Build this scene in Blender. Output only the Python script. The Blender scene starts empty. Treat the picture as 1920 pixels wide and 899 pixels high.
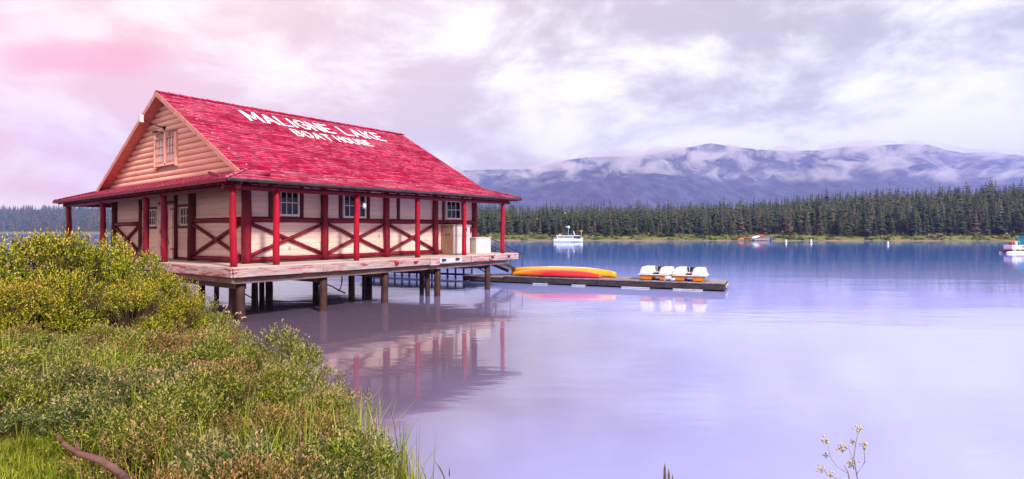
import bpy, bmesh, math, random
import numpy as np
from mathutils import Vector, Matrix

rng = np.random.default_rng(11)
random.seed(7)
scene = bpy.context.scene
COL = scene.collection
R = math.radians

# ------------------------------------------------------------------ camera
cam = bpy.data.cameras.new('camera')
cam.sensor_width = 36.0
cam.lens = 1080.78 / 1920 * 36
cam.shift_y = -15.7 / 1920
cam.clip_start = 0.1
cam.clip_end = 30000
cam_o = bpy.data.objects.new('camera', cam)
cam_o.location = (0, 0, 2.6)
cam_o.rotation_euler = (R(90), 0, 0)
COL.objects.link(cam_o)
scene.camera = cam_o

# ------------------------------------------------------------------ sky
world = bpy.data.worlds.new('World')
scene.world = world
world.use_nodes = True
SUN_DIR = Vector((0.47, -0.57, 0.60)).normalized()
SUN_EL = math.asin(SUN_DIR.z)
SUN_AZ = math.atan2(SUN_DIR.x, SUN_DIR.y)


class NG:
    """small helper that builds shader node graphs"""
    def __init__(s, tree):
        s.t = tree
        tree.nodes.clear()

    def n(s, typ, ins=None, **props):
        nd = s.t.nodes.new(typ)
        for k, v in props.items():
            setattr(nd, k, v)
        for k, v in (ins or {}).items():
            s.put(nd, k, v)
        return nd

    def put(s, nd, k, v):
        sock = nd.inputs[k]
        if isinstance(v, bpy.types.NodeSocket):
            s.t.links.new(v, sock)
        elif isinstance(v, bpy.types.Node):
            s.t.links.new(v.outputs[0], sock)
        else:
            sock.default_value = v

    def m(s, op, a, b=0.0, c=0.0, clamp=False):
        nd = s.n('ShaderNodeMath', {0: a, 1: b, 2: c}, operation=op, use_clamp=clamp)
        return nd.outputs[0]

    def mix(s, f, a, b, blend='MIX'):
        nd = s.n('ShaderNodeMix', data_type='RGBA', blend_type=blend)
        s.put(nd, 0, f)
        s.put(nd, 6, a)
        s.put(nd, 7, b)
        return nd.outputs[2]

    def ramp(s, f, stops, interp='LINEAR'):
        nd = s.n('ShaderNodeValToRGB', {0: f})
        cr = nd.color_ramp
        cr.interpolation = interp
        while len(cr.elements) < len(stops):
            cr.elements.new(0.5)
        for e, (p, c) in zip(cr.elements, stops):
            e.position = p
            if not isinstance(c, (tuple, list)):
                c = (c, c, c, 1)
            e.color = c if len(c) == 4 else (*c, 1)
        return nd.outputs[0]

    def rng(s, f, a, b, c=0.0, d=1.0, smooth=False):
        nd = s.n('ShaderNodeMapRange', {0: f, 1: a, 2: b, 3: c, 4: d})
        nd.clamp = True
        if smooth:
            nd.interpolation_type = 'SMOOTHSTEP'
        return nd.outputs[0]

    def noise(s, vec, scale, detail=4.0, rough=0.55, dist=0.0):
        nd = s.n('ShaderNodeTexNoise', {'Scale': scale, 'Detail': detail, 'Roughness': rough, 'Distortion': dist})
        if vec is not None:
            s.put(nd, 'Vector', vec)
        return nd.outputs[0]


g = NG(world.node_tree)
tc = g.n('ShaderNodeTexCoord').outputs['Generated']
sx = g.n('ShaderNodeSeparateXYZ', {0: tc})
X, Y, Z = sx.outputs
zz = g.m('ADD', g.m('ABSOLUTE', Z), 0.26)
cv = g.n('ShaderNodeCombineXYZ', {0: g.m('DIVIDE', X, zz), 1: g.m('DIVIDE', Y, zz), 2: 3.7}).outputs[0]
n1 = g.noise(cv, 1.25, 9.0, 0.6, 0.35)
cv2 = g.n('ShaderNodeMapping', {0: cv, 'Location': (4.3, 1.7, 0), 'Scale': (0.8, 1.0, 1.0)}).outputs[0]
n2 = g.noise(cv2, 0.62, 7.0, 0.55, 0.5)
cv3 = g.n('ShaderNodeMapping', {0: tc, 'Scale': (4.2, 4.2, 8.5)}).outputs[0]
n3 = g.noise(cv3, 1.0, 8.0, 0.6, 0.3)
shade = g.m('ADD', g.m('MULTIPLY', n1, 0.26), g.m('ADD', g.m('MULTIPLY', n2, 0.20), g.m('MULTIPLY', n3, 0.54)))
shade = g.rng(shade, 0.42, 0.57, 0, 1, True)
hl = g.m('SQRT', g.m('ADD', g.m('MULTIPLY', X, X), g.m('MULTIPLY', Y, Y)))
az = g.m('ADD', g.m('MULTIPLY', g.m('DIVIDE', X, g.m('ADD', hl, 1e-4)), 0.5), 0.5)
light = g.ramp(az, [(0.10, (1.0, 0.70, 0.55)), (0.27, (1.0, 0.86, 0.75)), (0.42, (1.0, 0.95, 0.88)),
                    (0.58, (1.0, 0.96, 0.91)), (0.85, (0.96, 0.94, 0.91))])
dark = g.ramp(az, [(0.10, (0.92, 0.46, 0.36)), (0.27, (0.84, 0.55, 0.47)), (0.42, (0.68, 0.55, 0.52)),
                   (0.58, (0.55, 0.48, 0.49)), (0.85, (0.45, 0.43, 0.46))])
clouds = g.mix(shade, dark, light)
# the rose cloud bank low in the left of the sky
yy = g.m('MAXIMUM', Y, 0.05)
tx = g.m('DIVIDE', X, yy)
tz = g.m('DIVIDE', Z, yy)
tx = g.m('ADD', tx, g.m('MULTIPLY', g.m('SUBTRACT', n3, 0.5), 0.30))
tz = g.m('ADD', tz, g.m('MULTIPLY', g.m('SUBTRACT', n1, 0.5), 0.16))
ex = g.m('DIVIDE', g.m('SUBTRACT', tx, -0.76), 0.14)
ez = g.m('DIVIDE', g.m('SUBTRACT', tz, 0.305), 0.036)
rr = g.m('SQRT', g.m('ADD', g.m('MULTIPLY', ex, ex), g.m('MULTIPLY', ez, ez)))
patch = g.m('MULTIPLY', g.rng(rr, 0.3, 1.3, 0.80, 0.0, True), g.rng(Y, 0.05, 0.2))
clouds = g.mix(patch, clouds, (0.92, 0.36, 0.33, 1))
sky = g.n('ShaderNodeTexSky', sky_type='NISHITA', sun_disc=False, sun_elevation=SUN_EL, sun_rotation=SUN_AZ)
skyc = g.mix(1.0, sky.outputs[0], (0.10, 0.10, 0.10, 1), 'MULTIPLY')
final = g.mix(0.94, skyc, clouds)
bg = g.n('ShaderNodeBackground', {0: final, 1: 1.27})
wo = g.n('ShaderNodeOutputWorld', {0: bg})
world.cycles.sampling_method = 'MANUAL'
world.cycles.sample_map_resolution = 1024

sun = bpy.data.lights.new('sun', 'SUN')
sun.energy = 4.9
sun.angle = R(7)
sun.color = (1.0, 0.93, 0.86)
sun_o = bpy.data.objects.new('sun', sun)
sun_o.rotation_euler = SUN_DIR.to_track_quat('Z', 'Y').to_euler()
sun_o.location = (20, -20, 40)
COL.objects.link(sun_o)

vs = scene.view_settings
vs.view_transform = 'Standard'
vs.look = 'None'
vs.exposure = 0.22
vs.gamma = 1.0
vs.use_curve_mapping = False
cy = scene.cycles
cy.use_denoising = True
try:
    cy.denoiser = 'OPENIMAGEDENOISE'
except Exception:
    pass
cy.max_bounces = 6
cy.diffuse_bounces = 3
cy.glossy_bounces = 3
cy.transmission_bounces = 3
cy.volume_bounces = 2
cy.transparent_max_bounces = 6
cy.caustics_reflective = False
cy.caustics_refractive = False
cy.sample_clamp_indirect = 4.0


# ------------------------------------------------------------------ object helpers
def link(o, parent=None):
    COL.objects.link(o)
    if parent is not None:
        o.parent = parent
    return o


def tag(o, label=None, cat=None, group=None, kind=None):
    if label:
        o['label'] = label
    if cat:
        o['category'] = cat
    if group:
        o['group'] = group
    if kind:
        o['kind'] = kind
    return o


def empty(name, loc=(0, 0, 0), rz=0.0, parent=None):
    o = bpy.data.objects.new(name, None)
    o.location = loc
    o.rotation_euler = (0, 0, rz)
    o.empty_display_size = 0.3
    return link(o, parent)


def copy_tree(o, parent=None):
    c = o.copy()
    COL.objects.link(c)
    c.parent = parent
    for ch in o.children:
        copy_tree(ch, c)
    return c


class MB:
    """collects polygons, builds one mesh object"""
    warp = None

    def __init__(s):
        s.v, s.f, s.mi, s.sm = [], [], [], []

    def add(s, verts, faces, mi=0, smooth=False):
        b = len(s.v)
        s.v += [tuple(p) for p in verts]
        for f in faces:
            s.f.append(tuple(b + i for i in f))
            s.mi.append(mi)
            s.sm.append(smooth)
        return s

    def box(s, a, b, mi=0):
        x0, y0, z0 = a
        x1, y1, z1 = b
        return s.add([(x0, y0, z0), (x1, y0, z0), (x1, y1, z0), (x0, y1, z0), (x0, y0, z1), (x1, y0, z1), (x1, y1, z1), (x0, y1, z1)],
                     [(0, 3, 2, 1), (4, 5, 6, 7), (0, 1, 5, 4), (1, 2, 6, 5), (2, 3, 7, 6), (3, 0, 4, 7)], mi)

    def bar(s, p0, p1, w, h, mi=0):
        """rectangular bar between two points, w sideways, h upwards"""
        p0, p1 = Vector(p0), Vector(p1)
        d = (p1 - p0).normalized()
        up = Vector((0, 0, 1)) if abs(d.z) < 0.95 else Vector((1, 0, 0))
        sd = d.cross(up).normalized() * (w / 2)
        u2 = sd.cross(d).normalized() * (h / 2)
        vs_ = []
        for p in (p0, p1):
            vs_ += [p - sd - u2, p + sd - u2, p + sd + u2, p - sd + u2]
        return s.add(vs_, [(0, 1, 2, 3), (7, 6, 5, 4), (0, 4, 5, 1), (1, 5, 6, 2), (2, 6, 7, 3), (3, 7, 4, 0)], mi)

    def tube(s, pts, rad, n=8, mi=0, cap=True, wob=0.0):
        pts = [Vector(p) for p in pts]
        if not isinstance(rad, (list, tuple)):
            rad = [rad] * len(pts)
        vs_, fs = [], []
        for i, p in enumerate(pts):
            d = (pts[min(i + 1, len(pts) - 1)] - pts[max(i - 1, 0)]).normalized()
            a = d.cross(Vector((0, 0, 1)) if abs(d.z) < 0.9 else Vector((1, 0, 0))).normalized()
            b = d.cross(a)
            for k in range(n):
                t = 2 * math.pi * k / n
                rr_ = rad[i] * (1 + random.uniform(-wob, wob))
                vs_.append(p + a * math.cos(t) * rr_ + b * math.sin(t) * rr_)
        for i in range(len(pts) - 1):
            for k in range(n):
                k2 = (k + 1) % n
                fs.append((i * n + k, i * n + k2, (i + 1) * n + k2, (i + 1) * n + k))
        s.add(vs_, fs, mi, True)
        if cap:
            b0 = len(s.v) - len(vs_)
            s.f.append(tuple(b0 + k for k in range(n))[::-1])
            s.f.append(tuple(b0 + (len(pts) - 1) * n + k for k in range(n)))
            s.mi += [mi, mi]
            s.sm += [False, False]
        return s

    def log(s, p0, p1, r0, r1=None, n=9, segs=6, wob=0.05, bend=0.012, mi=0):
        """a peeled log: slightly crooked, knotty"""
        r1 = r0 if r1 is None else r1
        p0, p1 = Vector(p0), Vector(p1)
        off = Vector((0, 0, 0))
        pts, rad = [], []
        for i in range(segs + 1):
            t = i / segs
            pts.append(p0.lerp(p1, t) + off)
            rad.append((r0 + (r1 - r0) * t) * random.uniform(1 - wob, 1 + wob))
            off = off * 0.6 + Vector([random.uniform(-bend, bend) for _ in range(3)])
        return s.tube(pts, rad, n, mi, True, 0.02)

    def mesh(s, name, mats):
        vs_ = s.v
        if MB.warp:
            vs_ = [MB.warp(p) for p in vs_]
        me = bpy.data.meshes.new(name)
        me.from_pydata(vs_, [], s.f)
        for m in (mats if isinstance(mats, (list, tuple)) else [mats]):
            me.materials.append(m)
        me.polygons.foreach_set('material_index', s.mi)
        me.polygons.foreach_set('use_smooth', s.sm)
        me.update()
        return me

    def build(s, name, mats, parent=None, bevel=0.0):
        o = bpy.data.objects.new(name, s.mesh(name, mats))
        if bevel:
            md = o.modifiers.new('bevel', 'BEVEL')
            md.width = bevel
            md.segments = 2
            md.limit_method = 'ANGLE'
        return link(o, parent)


def np_mesh(name, V, F, mats, smooth=False, attrs=None, mi=None):
    """big mesh from numpy arrays; F is (n,3) or (n,4)"""
    me = bpy.data.meshes.new(name)
    V = np.asarray(V, dtype=np.float32)
    F = np.asarray(F, dtype=np.int32)
    k = F.shape[1]
    me.vertices.add(len(V))
    me.vertices.foreach_set('co', V.ravel())
    me.loops.add(F.size)
    me.loops.foreach_set('vertex_index', F.ravel())
    me.polygons.add(len(F))
    me.polygons.foreach_set('loop_start', np.arange(0, F.size, k, dtype=np.int32))
    for m in (mats if isinstance(mats, (list, tuple)) else [mats]):
        me.materials.append(m)
    if mi is not None:
        me.polygons.foreach_set('material_index', np.asarray(mi, dtype=np.int32))
    me.polygons.foreach_set('use_smooth', np.full(len(F), smooth))
    for an, arr in (attrs or {}).items():
        a = me.attributes.new(an, 'FLOAT', 'POINT')
        a.data.foreach_set('value', np.asarray(arr, dtype=np.float32))
    me.update(calc_edges=True)
    return me


# ------------------------------------------------------------------ materials
def surf(name, c1, c2=None, scale=4.0, stretch=(1, 1, 1), rough=0.7, bump=0.0, bscale=None, detail=5.0, contrast=(0.35, 0.65),
         c3=None, s3=1.5, t3=(0.55, 0.65), island=0.0, spec=0.25, metal=0.0, objrand=0.0, coat=0.0):
    m = bpy.data.materials.new(name)
    m.use_nodes = True
    q = NG(m.node_tree)
    co = q.n('ShaderNodeTexCoord').outputs['Object']
    mp = q.n('ShaderNodeMapping', {0: co, 'Scale': stretch}).outputs[0]
    c1 = (*c1, 1)
    col = c1
    if c2 is not None:
        f = q.rng(q.noise(mp, scale, detail, 0.6), contrast[0], contrast[1])
        col = q.mix(f, c1, (*c2, 1))
    if c3 is not None:
        f3 = q.rng(q.noise(mp, s3, 6.0, 0.65, 0.2), t3[0], t3[1])
        col = q.mix(f3, col, (*c3, 1))
    if island:
        rnd = q.n('ShaderNodeNewGeometry').outputs['Random Per Island']
        k = q.rng(rnd, 0, 1, 1 - island, 1 + island)
        col = q.mix(1.0, col, q.n('ShaderNodeCombineColor', {0: k, 1: k, 2: k}).outputs[0], 'MULTIPLY')
    if objrand:
        rnd = q.n('ShaderNodeObjectInfo').outputs['Random']
        k = q.rng(rnd, 0, 1, 1 - objrand, 1 + objrand)
        col = q.mix(1.0, col, q.n('ShaderNodeCombineColor', {0: k, 1: k, 2: k}).outputs[0], 'MULTIPLY')
    b = q.n('ShaderNodeBsdfPrincipled', {'Base Color': col, 'Roughness': rough, 'Specular IOR Level': spec, 'Metallic': metal, 'Coat Weight': coat})
    if bump:
        h = q.noise(mp, bscale or scale * 3, 5.0, 0.6)
        q.put(b, 'Normal', q.n('ShaderNodeBump', {'Height': h, 'Strength': bump, 'Distance': 0.02}).outputs[0])
    q.n('ShaderNodeOutputMaterial', {0: b})
    return m


M = {}
M['red'] = surf('red_log_paint', (0.20, 0.003, 0.018), (0.12, 0.003, 0.013), 3.0, (1, 1, 0.35), 0.5, 0.4, 14, c3=(0.34, 0.012, 0.035), s3=2.2, t3=(0.58, 0.7), objrand=0.12)
M['redbright'] = surf('red_post_paint', (0.44, 0.003, 0.024), (0.28, 0.003, 0.018), 3.0, (1, 1, 0.3), 0.5, 0.4, 14, objrand=0.1)
M['reddark'] = surf('dark_red_paint', (0.11, 0.003, 0.012), (0.06, 0.003, 0.010), 3.0, (1, 1, 0.4), 0.55, 0.3, 12, objrand=0.15)
M['cream'] = surf('cream_board_paint', (0.80, 0.57, 0.47), (0.72, 0.49, 0.40), 2.0, (0.6, 0.6, 4), 0.6, 0.25, 18, objrand=0.05)
M['gap'] = surf('joint_backing', (0.46, 0.31, 0.26), rough=0.9)  # darker backing wall seen in the joints between boards
M['gable'] = surf('salmon_log_siding', (0.95, 0.58, 0.43), (0.90, 0.50, 0.37), 2.0, (0.6, 0.6, 4), 0.55, 0.25, 12, objrand=0.06)
M['rake'] = surf('rake_trim', (0.70, 0.34, 0.26), (0.55, 0.22, 0.18), 5.0, (1, 1, 1), 0.6, 0.2)
M['white'] = surf('white_paint', (0.68, 0.63, 0.61), (0.6, 0.54, 0.52), 6.0, rough=0.5, bump=0.1)
M['trim'] = surf('cream_trim', (0.78, 0.66, 0.60), (0.70, 0.56, 0.5), 6.0, rough=0.5, bump=0.1)
M['letter'] = surf('roof_lettering_paint', (0.80, 0.76, 0.78), (0.66, 0.56, 0.60), 9.0, rough=0.7, bump=0.2, c3=(0.62, 0.35, 0.42), s3=16, t3=(0.66, 0.74))
M['glass'] = surf('window_glass', (0.008, 0.008, 0.012), rough=0.05, spec=0.35)
M['glasspale'] = surf('sky_curtain_glass', (0.72, 0.66, 0.66), (0.6, 0.52, 0.54), 2.5, rough=0.08, spec=0.8)  # pale base carries painted sky reflection along with white curtains
M['black'] = surf('black_metal', (0.02, 0.02, 0.022), rough=0.45)
M['iron'] = surf('dark_iron', (0.035, 0.03, 0.03), (0.07, 0.04, 0.03), 8, rough=0.6, bump=0.2)
M['gutter'] = surf('gutter_metal', (0.03, 0.025, 0.03), (0.09, 0.075, 0.08), 2.0, rough=0.35, spec=0.6)
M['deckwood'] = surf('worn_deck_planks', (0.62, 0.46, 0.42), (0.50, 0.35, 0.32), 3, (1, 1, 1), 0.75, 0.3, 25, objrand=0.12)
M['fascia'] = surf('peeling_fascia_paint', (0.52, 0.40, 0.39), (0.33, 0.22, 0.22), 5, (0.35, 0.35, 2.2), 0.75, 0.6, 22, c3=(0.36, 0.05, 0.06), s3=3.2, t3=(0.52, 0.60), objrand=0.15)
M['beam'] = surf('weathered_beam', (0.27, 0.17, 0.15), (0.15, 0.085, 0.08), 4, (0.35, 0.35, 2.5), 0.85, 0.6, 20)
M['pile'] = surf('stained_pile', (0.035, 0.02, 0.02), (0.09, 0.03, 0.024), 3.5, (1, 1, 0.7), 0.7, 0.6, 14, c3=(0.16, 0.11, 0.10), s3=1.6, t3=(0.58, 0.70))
M['soffit'] = surf('soffit_boards', (0.16, 0.02, 0.025), (0.11, 0.012, 0.018), 4, rough=0.7)
M['cabbrown'] = surf('plywood_side', (0.42, 0.25, 0.19), (0.34, 0.19, 0.14), 5, (1, 1, 0.3), 0.7, 0.2)
M['cabwhite'] = surf('cabinet_paint', (0.66, 0.56, 0.51), (0.57, 0.46, 0.42), 3, rough=0.6, bump=0.15, c3=(0.5, 0.35, 0.3), s3=9, t3=(0.68, 0.74))
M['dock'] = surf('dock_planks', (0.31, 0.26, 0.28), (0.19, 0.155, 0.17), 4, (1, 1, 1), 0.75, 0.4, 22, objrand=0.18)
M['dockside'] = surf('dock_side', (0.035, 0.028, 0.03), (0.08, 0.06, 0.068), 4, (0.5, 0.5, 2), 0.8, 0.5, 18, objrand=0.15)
M['foam'] = surf('foam_float', (0.66, 0.68, 0.74), (0.5, 0.5, 0.58), 6, rough=0.6)
M['sign'] = surf('sign_board', (0.42, 0.38, 0.40), (0.34, 0.30, 0.32), 14, (1, 1, 6), rough=0.6)
M['orange'] = surf('orange_hull', (0.75, 0.26, 0.01), (0.62, 0.18, 0.01), 3, rough=0.35, coat=0.3)
M['yellow'] = surf('yellow_hull', (0.85, 0.42, 0.01), (0.80, 0.33, 0.01), 1.2, rough=0.35, coat=0.3)
M['hullwhite'] = surf('white_gelcoat', (0.78, 0.73, 0.73), (0.68, 0.62, 0.62), 4, rough=0.3, coat=0.2)
M['boatwhite'] = surf('boat_white', (0.85, 0.85, 0.88), (0.75, 0.75, 0.80), 2, rough=0.35)
M['boatblue'] = surf('boat_blue', (0.02, 0.12, 0.28), rough=0.3)
M['boatglass'] = surf('boat_glass', (0.03, 0.035, 0.06), rough=0.05, spec=0.8)
M['turq'] = surf('turquoise_canvas', (0.02, 0.42, 0.55), (0.02, 0.34, 0.46), 5, rough=0.6)
M['brownred'] = surf('red_brown_frame', (0.28, 0.06, 0.04), (0.2, 0.04, 0.03), 3, rough=0.6)
M['canred'] = surf('red_canoe', (0.62, 0.01, 0.03), (0.5, 0.01, 0.02), 2, rough=0.3)
M['canorange'] = surf('orange_canoe', (0.78, 0.16, 0.02), (0.65, 0.1, 0.02), 2, rough=0.3)
M['blue'] = surf('blue_barrel', (0.02, 0.13, 0.42), rough=0.4)
M['greydeck'] = surf('grey_ramp', (0.33, 0.30, 0.33), (0.24, 0.21, 0.24), 3, rough=0.8, bump=0.3)
M['buoy'] = surf('white_buoy', (0.8, 0.8, 0.84), rough=0.4)
M['buoyorange'] = surf('orange_float', (0.85, 0.14, 0.02), rough=0.4)
M['deadwood'] = surf('dead_branch', (0.10, 0.045, 0.04), (0.2, 0.10, 0.085), 12, (1, 1, 1), 0.8, 0.6, 40)
M['twig'] = surf('shrub_stem', (0.09, 0.05, 0.03), (0.05, 0.03, 0.02), 10, rough=0.8)
M['bark'] = surf('conifer_bark', (0.07, 0.05, 0.045), (0.04, 0.03, 0.03), 6, rough=0.9)
M['umbel'] = surf('cream_umbel', (0.62, 0.56, 0.36), (0.46, 0.40, 0.18), 30, rough=0.8)
M['umbelstem'] = surf('dry_green_stem', (0.36, 0.34, 0.16), (0.26, 0.2, 0.09), 20, rough=0.7)
M['cattail'] = surf('seed_spike', (0.10, 0.07, 0.04), (0.2, 0.15, 0.09), 60, rough=0.9, bump=0.5)


def canoe_grad():
    m = bpy.data.materials.new('orange_to_red_hull')
    m.use_nodes = True
    q = NG(m.node_tree)
    co = q.n('ShaderNodeTexCoord').outputs['Generated']
    x = q.n('ShaderNodeSeparateXYZ', {0: co}).outputs[0]
    x = q.m('ADD', x, q.m('MULTIPLY', q.m('SUBTRACT', q.noise(co, 2.0, 3.0), 0.5), 0.12))
    col = q.ramp(x, [(0.05, (0.85, 0.36, 0.01)), (0.24, (0.80, 0.16, 0.01)), (0.42, (0.70, 0.012, 0.015)), (1.0, (0.60, 0.005, 0.03))])
    b = q.n('ShaderNodeBsdfPrincipled', {'Base Color': col, 'Roughness': 0.35, 'Coat Weight': 0.3})
    q.n('ShaderNodeOutputMaterial', {0: b})
    return m


M['cangrad'] = canoe_grad()


def shingle_mats():
    m = bpy.data.materials.new('red_shingle')
    m.use_nodes = True
    q = NG(m.node_tree)
    co = q.n('ShaderNodeTexCoord').outputs['Object']
    rnd = q.n('ShaderNodeNewGeometry').outputs['Random Per Island']
    big = q.noise(q.n('ShaderNodeMapping', {0: co, 'Scale': (0.6, 1.2, 1.0)}).outputs[0], 1.3, 5.0, 0.62)
    col = q.ramp(rnd, [(0.0, (0.20, 0.001, 0.020)), (0.4, (0.32, 0.001, 0.038)), (0.8, (0.39, 0.002, 0.056)), (1.0, (0.56, 0.03, 0.10))])
    col = q.mix(q.rng(big, 0.50, 0.66), col, (0.24, 0.002, 0.03, 1))
    fade = q.rng(q.noise(co, 0.35, 3.0), 0.45, 0.7, 0.0, 0.2)
    col = q.mix(fade, col, (0.58, 0.10, 0.20, 1))
    nz = q.noise(q.n('ShaderNodeMapping', {0: co, 'Scale': (30, 3, 3)}).outputs[0], 2.0, 4.0)
    b = q.n('ShaderNodeBsdfPrincipled', {'Base Color': col, 'Roughness': 0.75, 'Specular IOR Level': 0.06})
    q.put(b, 'Normal', q.n('ShaderNodeBump', {'Height': nz, 'Strength': 0.4, 'Distance': 0.01}).outputs[0])
    q.n('ShaderNodeOutputMaterial', {0: b})
    e = bpy.data.materials.new('worn_shingle_butt')
    e.use_nodes = True
    q = NG(e.node_tree)
    co = q.n('ShaderNodeTexCoord').outputs['Object']
    rnd = q.n('ShaderNodeNewGeometry').outputs['Random Per Island']
    big = q.noise(q.n('ShaderNodeMapping', {0: co, 'Scale': (0.6, 1.2, 1.0)}).outputs[0], 1.3, 5.0, 0.62)
    row = q.noise(q.n('ShaderNodeMapping', {0: co, 'Scale': (0.9, 5.0, 5.0)}).outputs[0], 1.0, 4.0, 0.6)
    wear = q.m('MULTIPLY', q.m('MULTIPLY', q.rng(rnd, 0.0, 0.35, 0.45, 1.0), q.rng(row, 0.40, 0.54)), q.rng(big, 0.66, 0.48))
    col = q.mix(wear, (0.32, 0.004, 0.045, 1), (0.66, 0.32, 0.40, 1))
    b = q.n('ShaderNodeBsdfPrincipled', {'Base Color': col, 'Roughness': 0.7})
    q.n('ShaderNodeOutputMaterial', {0: b})
    return m, e


M['shingle'], M['butt'] = shingle_mats()


def leaf_mat(name, dark, mid, bright, tipc, tipw=0.8, trans=0.16):
    m = bpy.data.materials.new(name)
    m.use_nodes = True
    q = NG(m.node_tree)
    rnd = q.n('ShaderNodeNewGeometry').outputs['Random Per Island']
    tip = q.n('ShaderNodeAttribute', attribute_name='tip').outputs['Fac']
    orr = q.n('ShaderNodeObjectInfo').outputs['Random']
    col = q.ramp(rnd, [(0.12, dark), (0.6, mid), (1.0, bright)])
    f = q.m('MULTIPLY', q.rng(q.m('ADD', tip, q.m('MULTIPLY', q.m('SUBTRACT', rnd, 0.5), 0.5)), 0.55, 0.95), tipw, clamp=True)
    col = q.mix(f, col, (*tipc, 1))
    k = q.rng(orr, 0, 1, 0.92, 1.14)
    col = q.mix(1.0, col, q.n('ShaderNodeCombineColor', {0: k, 1: 1.0, 2: k}).outputs[0], 'MULTIPLY')
    d = q.n('ShaderNodeBsdfPrincipled', {'Base Color': col, 'Roughness': 0.55, 'Specular IOR Level': 0.3})
    t = q.n('ShaderNodeBsdfTranslucent', {0: col})
    mx = q.n('ShaderNodeMixShader', {0: trans, 1: d.outputs[0], 2: t.outputs[0]})
    q.n('ShaderNodeOutputMaterial', {0: mx})
    return m


M['leaf_bush'] = leaf_mat('yellow_green_foliage', (0.025, 0.045, 0.002), (0.18, 0.22, 0.004), (0.66, 0.60, 0.02), (0.80, 0.52, 0.10), 0.7)
M['leaf_low'] = leaf_mat('olive_foliage', (0.026, 0.045, 0.003), (0.125, 0.18, 0.007), (0.46, 0.47, 0.03), (0.66, 0.46, 0.22), 0.75)
M['leaf_rust'] = leaf_mat('rusty_foliage', (0.035, 0.045, 0.007), (0.15, 0.13, 0.02), (0.40, 0.29, 0.07), (0.58, 0.30, 0.14), 0.85)
M['leaf_grey'] = leaf_mat('grey_green_foliage', (0.030, 0.048, 0.010), (0.10, 0.14, 0.03), (0.30, 0.33, 0.11), (0.6, 0.38, 0.22), 0.6)
M['grass'] = leaf_mat('fresh_grass', (0.09, 0.15, 0.005), (0.24, 0.33, 0.012), (0.46, 0.50, 0.04), (0.5, 0.42, 0.12), 0.5, 0.25)
M['drystem'] = leaf_mat('dry_stem', (0.10, 0.05, 0.03), (0.25, 0.13, 0.08), (0.45, 0.27, 0.17), (0.62, 0.34, 0.22), 0.9, 0.2)
M['sedge'] = leaf_mat('sedge_blade', (0.10, 0.12, 0.02), (0.22, 0.25, 0.04), (0.35, 0.33, 0.09), (0.4, 0.26, 0.12), 0.6, 0.3)


def conifer_mat(name, use_attr, tint=(1, 1, 1)):
    m = bpy.data.materials.new(name)
    m.use_nodes = True
    q = NG(m.node_tree)
    if use_attr:
        rnd = q.n('ShaderNodeAttribute', attribute_name='rnd').outputs['Fac']
    else:
        rnd = q.n('ShaderNodeObjectInfo').outputs['Random']
    isl = q.n('ShaderNodeAttribute', attribute_name='bough').outputs['Fac']
    col = q.ramp(rnd, [(0.0, (0.022, 0.038, 0.026)), (0.35, (0.046, 0.062, 0.032)), (0.65, (0.080, 0.092, 0.044)), (0.85, (0.038, 0.054, 0.040)), (0.93, (0.10, 0.085, 0.06)), (1.0, (0.11, 0.08, 0.065))])
    k = q.rng(isl, 0, 1, 0.65, 1.45)
    col = q.mix(1.0, col, q.n('ShaderNodeCombineColor', {0: k, 1: k, 2: k}).outputs[0], 'MULTIPLY')
    col = q.mix(1.0, col, (*tint, 1), 'MULTIPLY')
    b = q.n('ShaderNodeBsdfPrincipled', {'Base Color': col, 'Roughness': 0.7, 'Specular IOR Level': 0.2})
    q.n('ShaderNodeOutputMaterial', {0: b})
    return m


M['conifer'] = conifer_mat('conifer_needles', False)
M['conifer_mass'] = conifer_mat('forest_needles', True)
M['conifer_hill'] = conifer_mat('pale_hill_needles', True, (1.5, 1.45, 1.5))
M['conifer_far'] = conifer_mat('haze_blue_needles', True, (0.9, 1.15, 3.6))  # blue tint paints distance haze into the needle colour


# ------------------------------------------------------------------ terrain helpers
def fbm(x, y, f, seed, octs=4):
    r_ = np.random.default_rng(seed)
    out = np.zeros_like(x, dtype=float)
    a = 1.0
    for o in range(octs):
        for _ in range(3):
            th, ph = r_.uniform(0, 6.28), r_.uniform(0, 6.28)
            fx, fy = math.cos(th) * f, math.sin(th) * f
            out += a * np.sin(x * fx + y * fy + ph + 1.3 * np.sin(x * fy * 0.7 - y * fx * 0.7 + ph * 2)) / 3
        f *= 2.1
        a *= 0.5
    return out


def seg_dist(px, py, poly):
    """distance to a polyline and side (positive on the left of its direction)"""
    best = np.full(px.shape, 1e9)
    side = np.zeros(px.shape)
    for (x0, y0), (x1, y1) in zip(poly[:-1], poly[1:]):
        dx, dy = x1 - x0, y1 - y0
        L2 = dx * dx + dy * dy
        t = np.clip(((px - x0) * dx + (py - y0) * dy) / L2, 0, 1)
        qx, qy = x0 + t * dx - px, y0 + t * dy - py
        d = np.hypot(qx, qy)
        cr = dx * (py - y0) - dy * (px - x0)
        m = d < best - 1e-9
        best = np.where(m, d, best)
        side = np.where(m, np.sign(cr), side)
    return best, side


def grid_faces(nx, ny):
    i = np.arange((nx - 1) * (ny - 1))
    a = (i // (nx - 1)) * nx + i % (nx - 1)
    return np.stack([a, a + 1, a + nx + 1, a + nx], 1)


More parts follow.
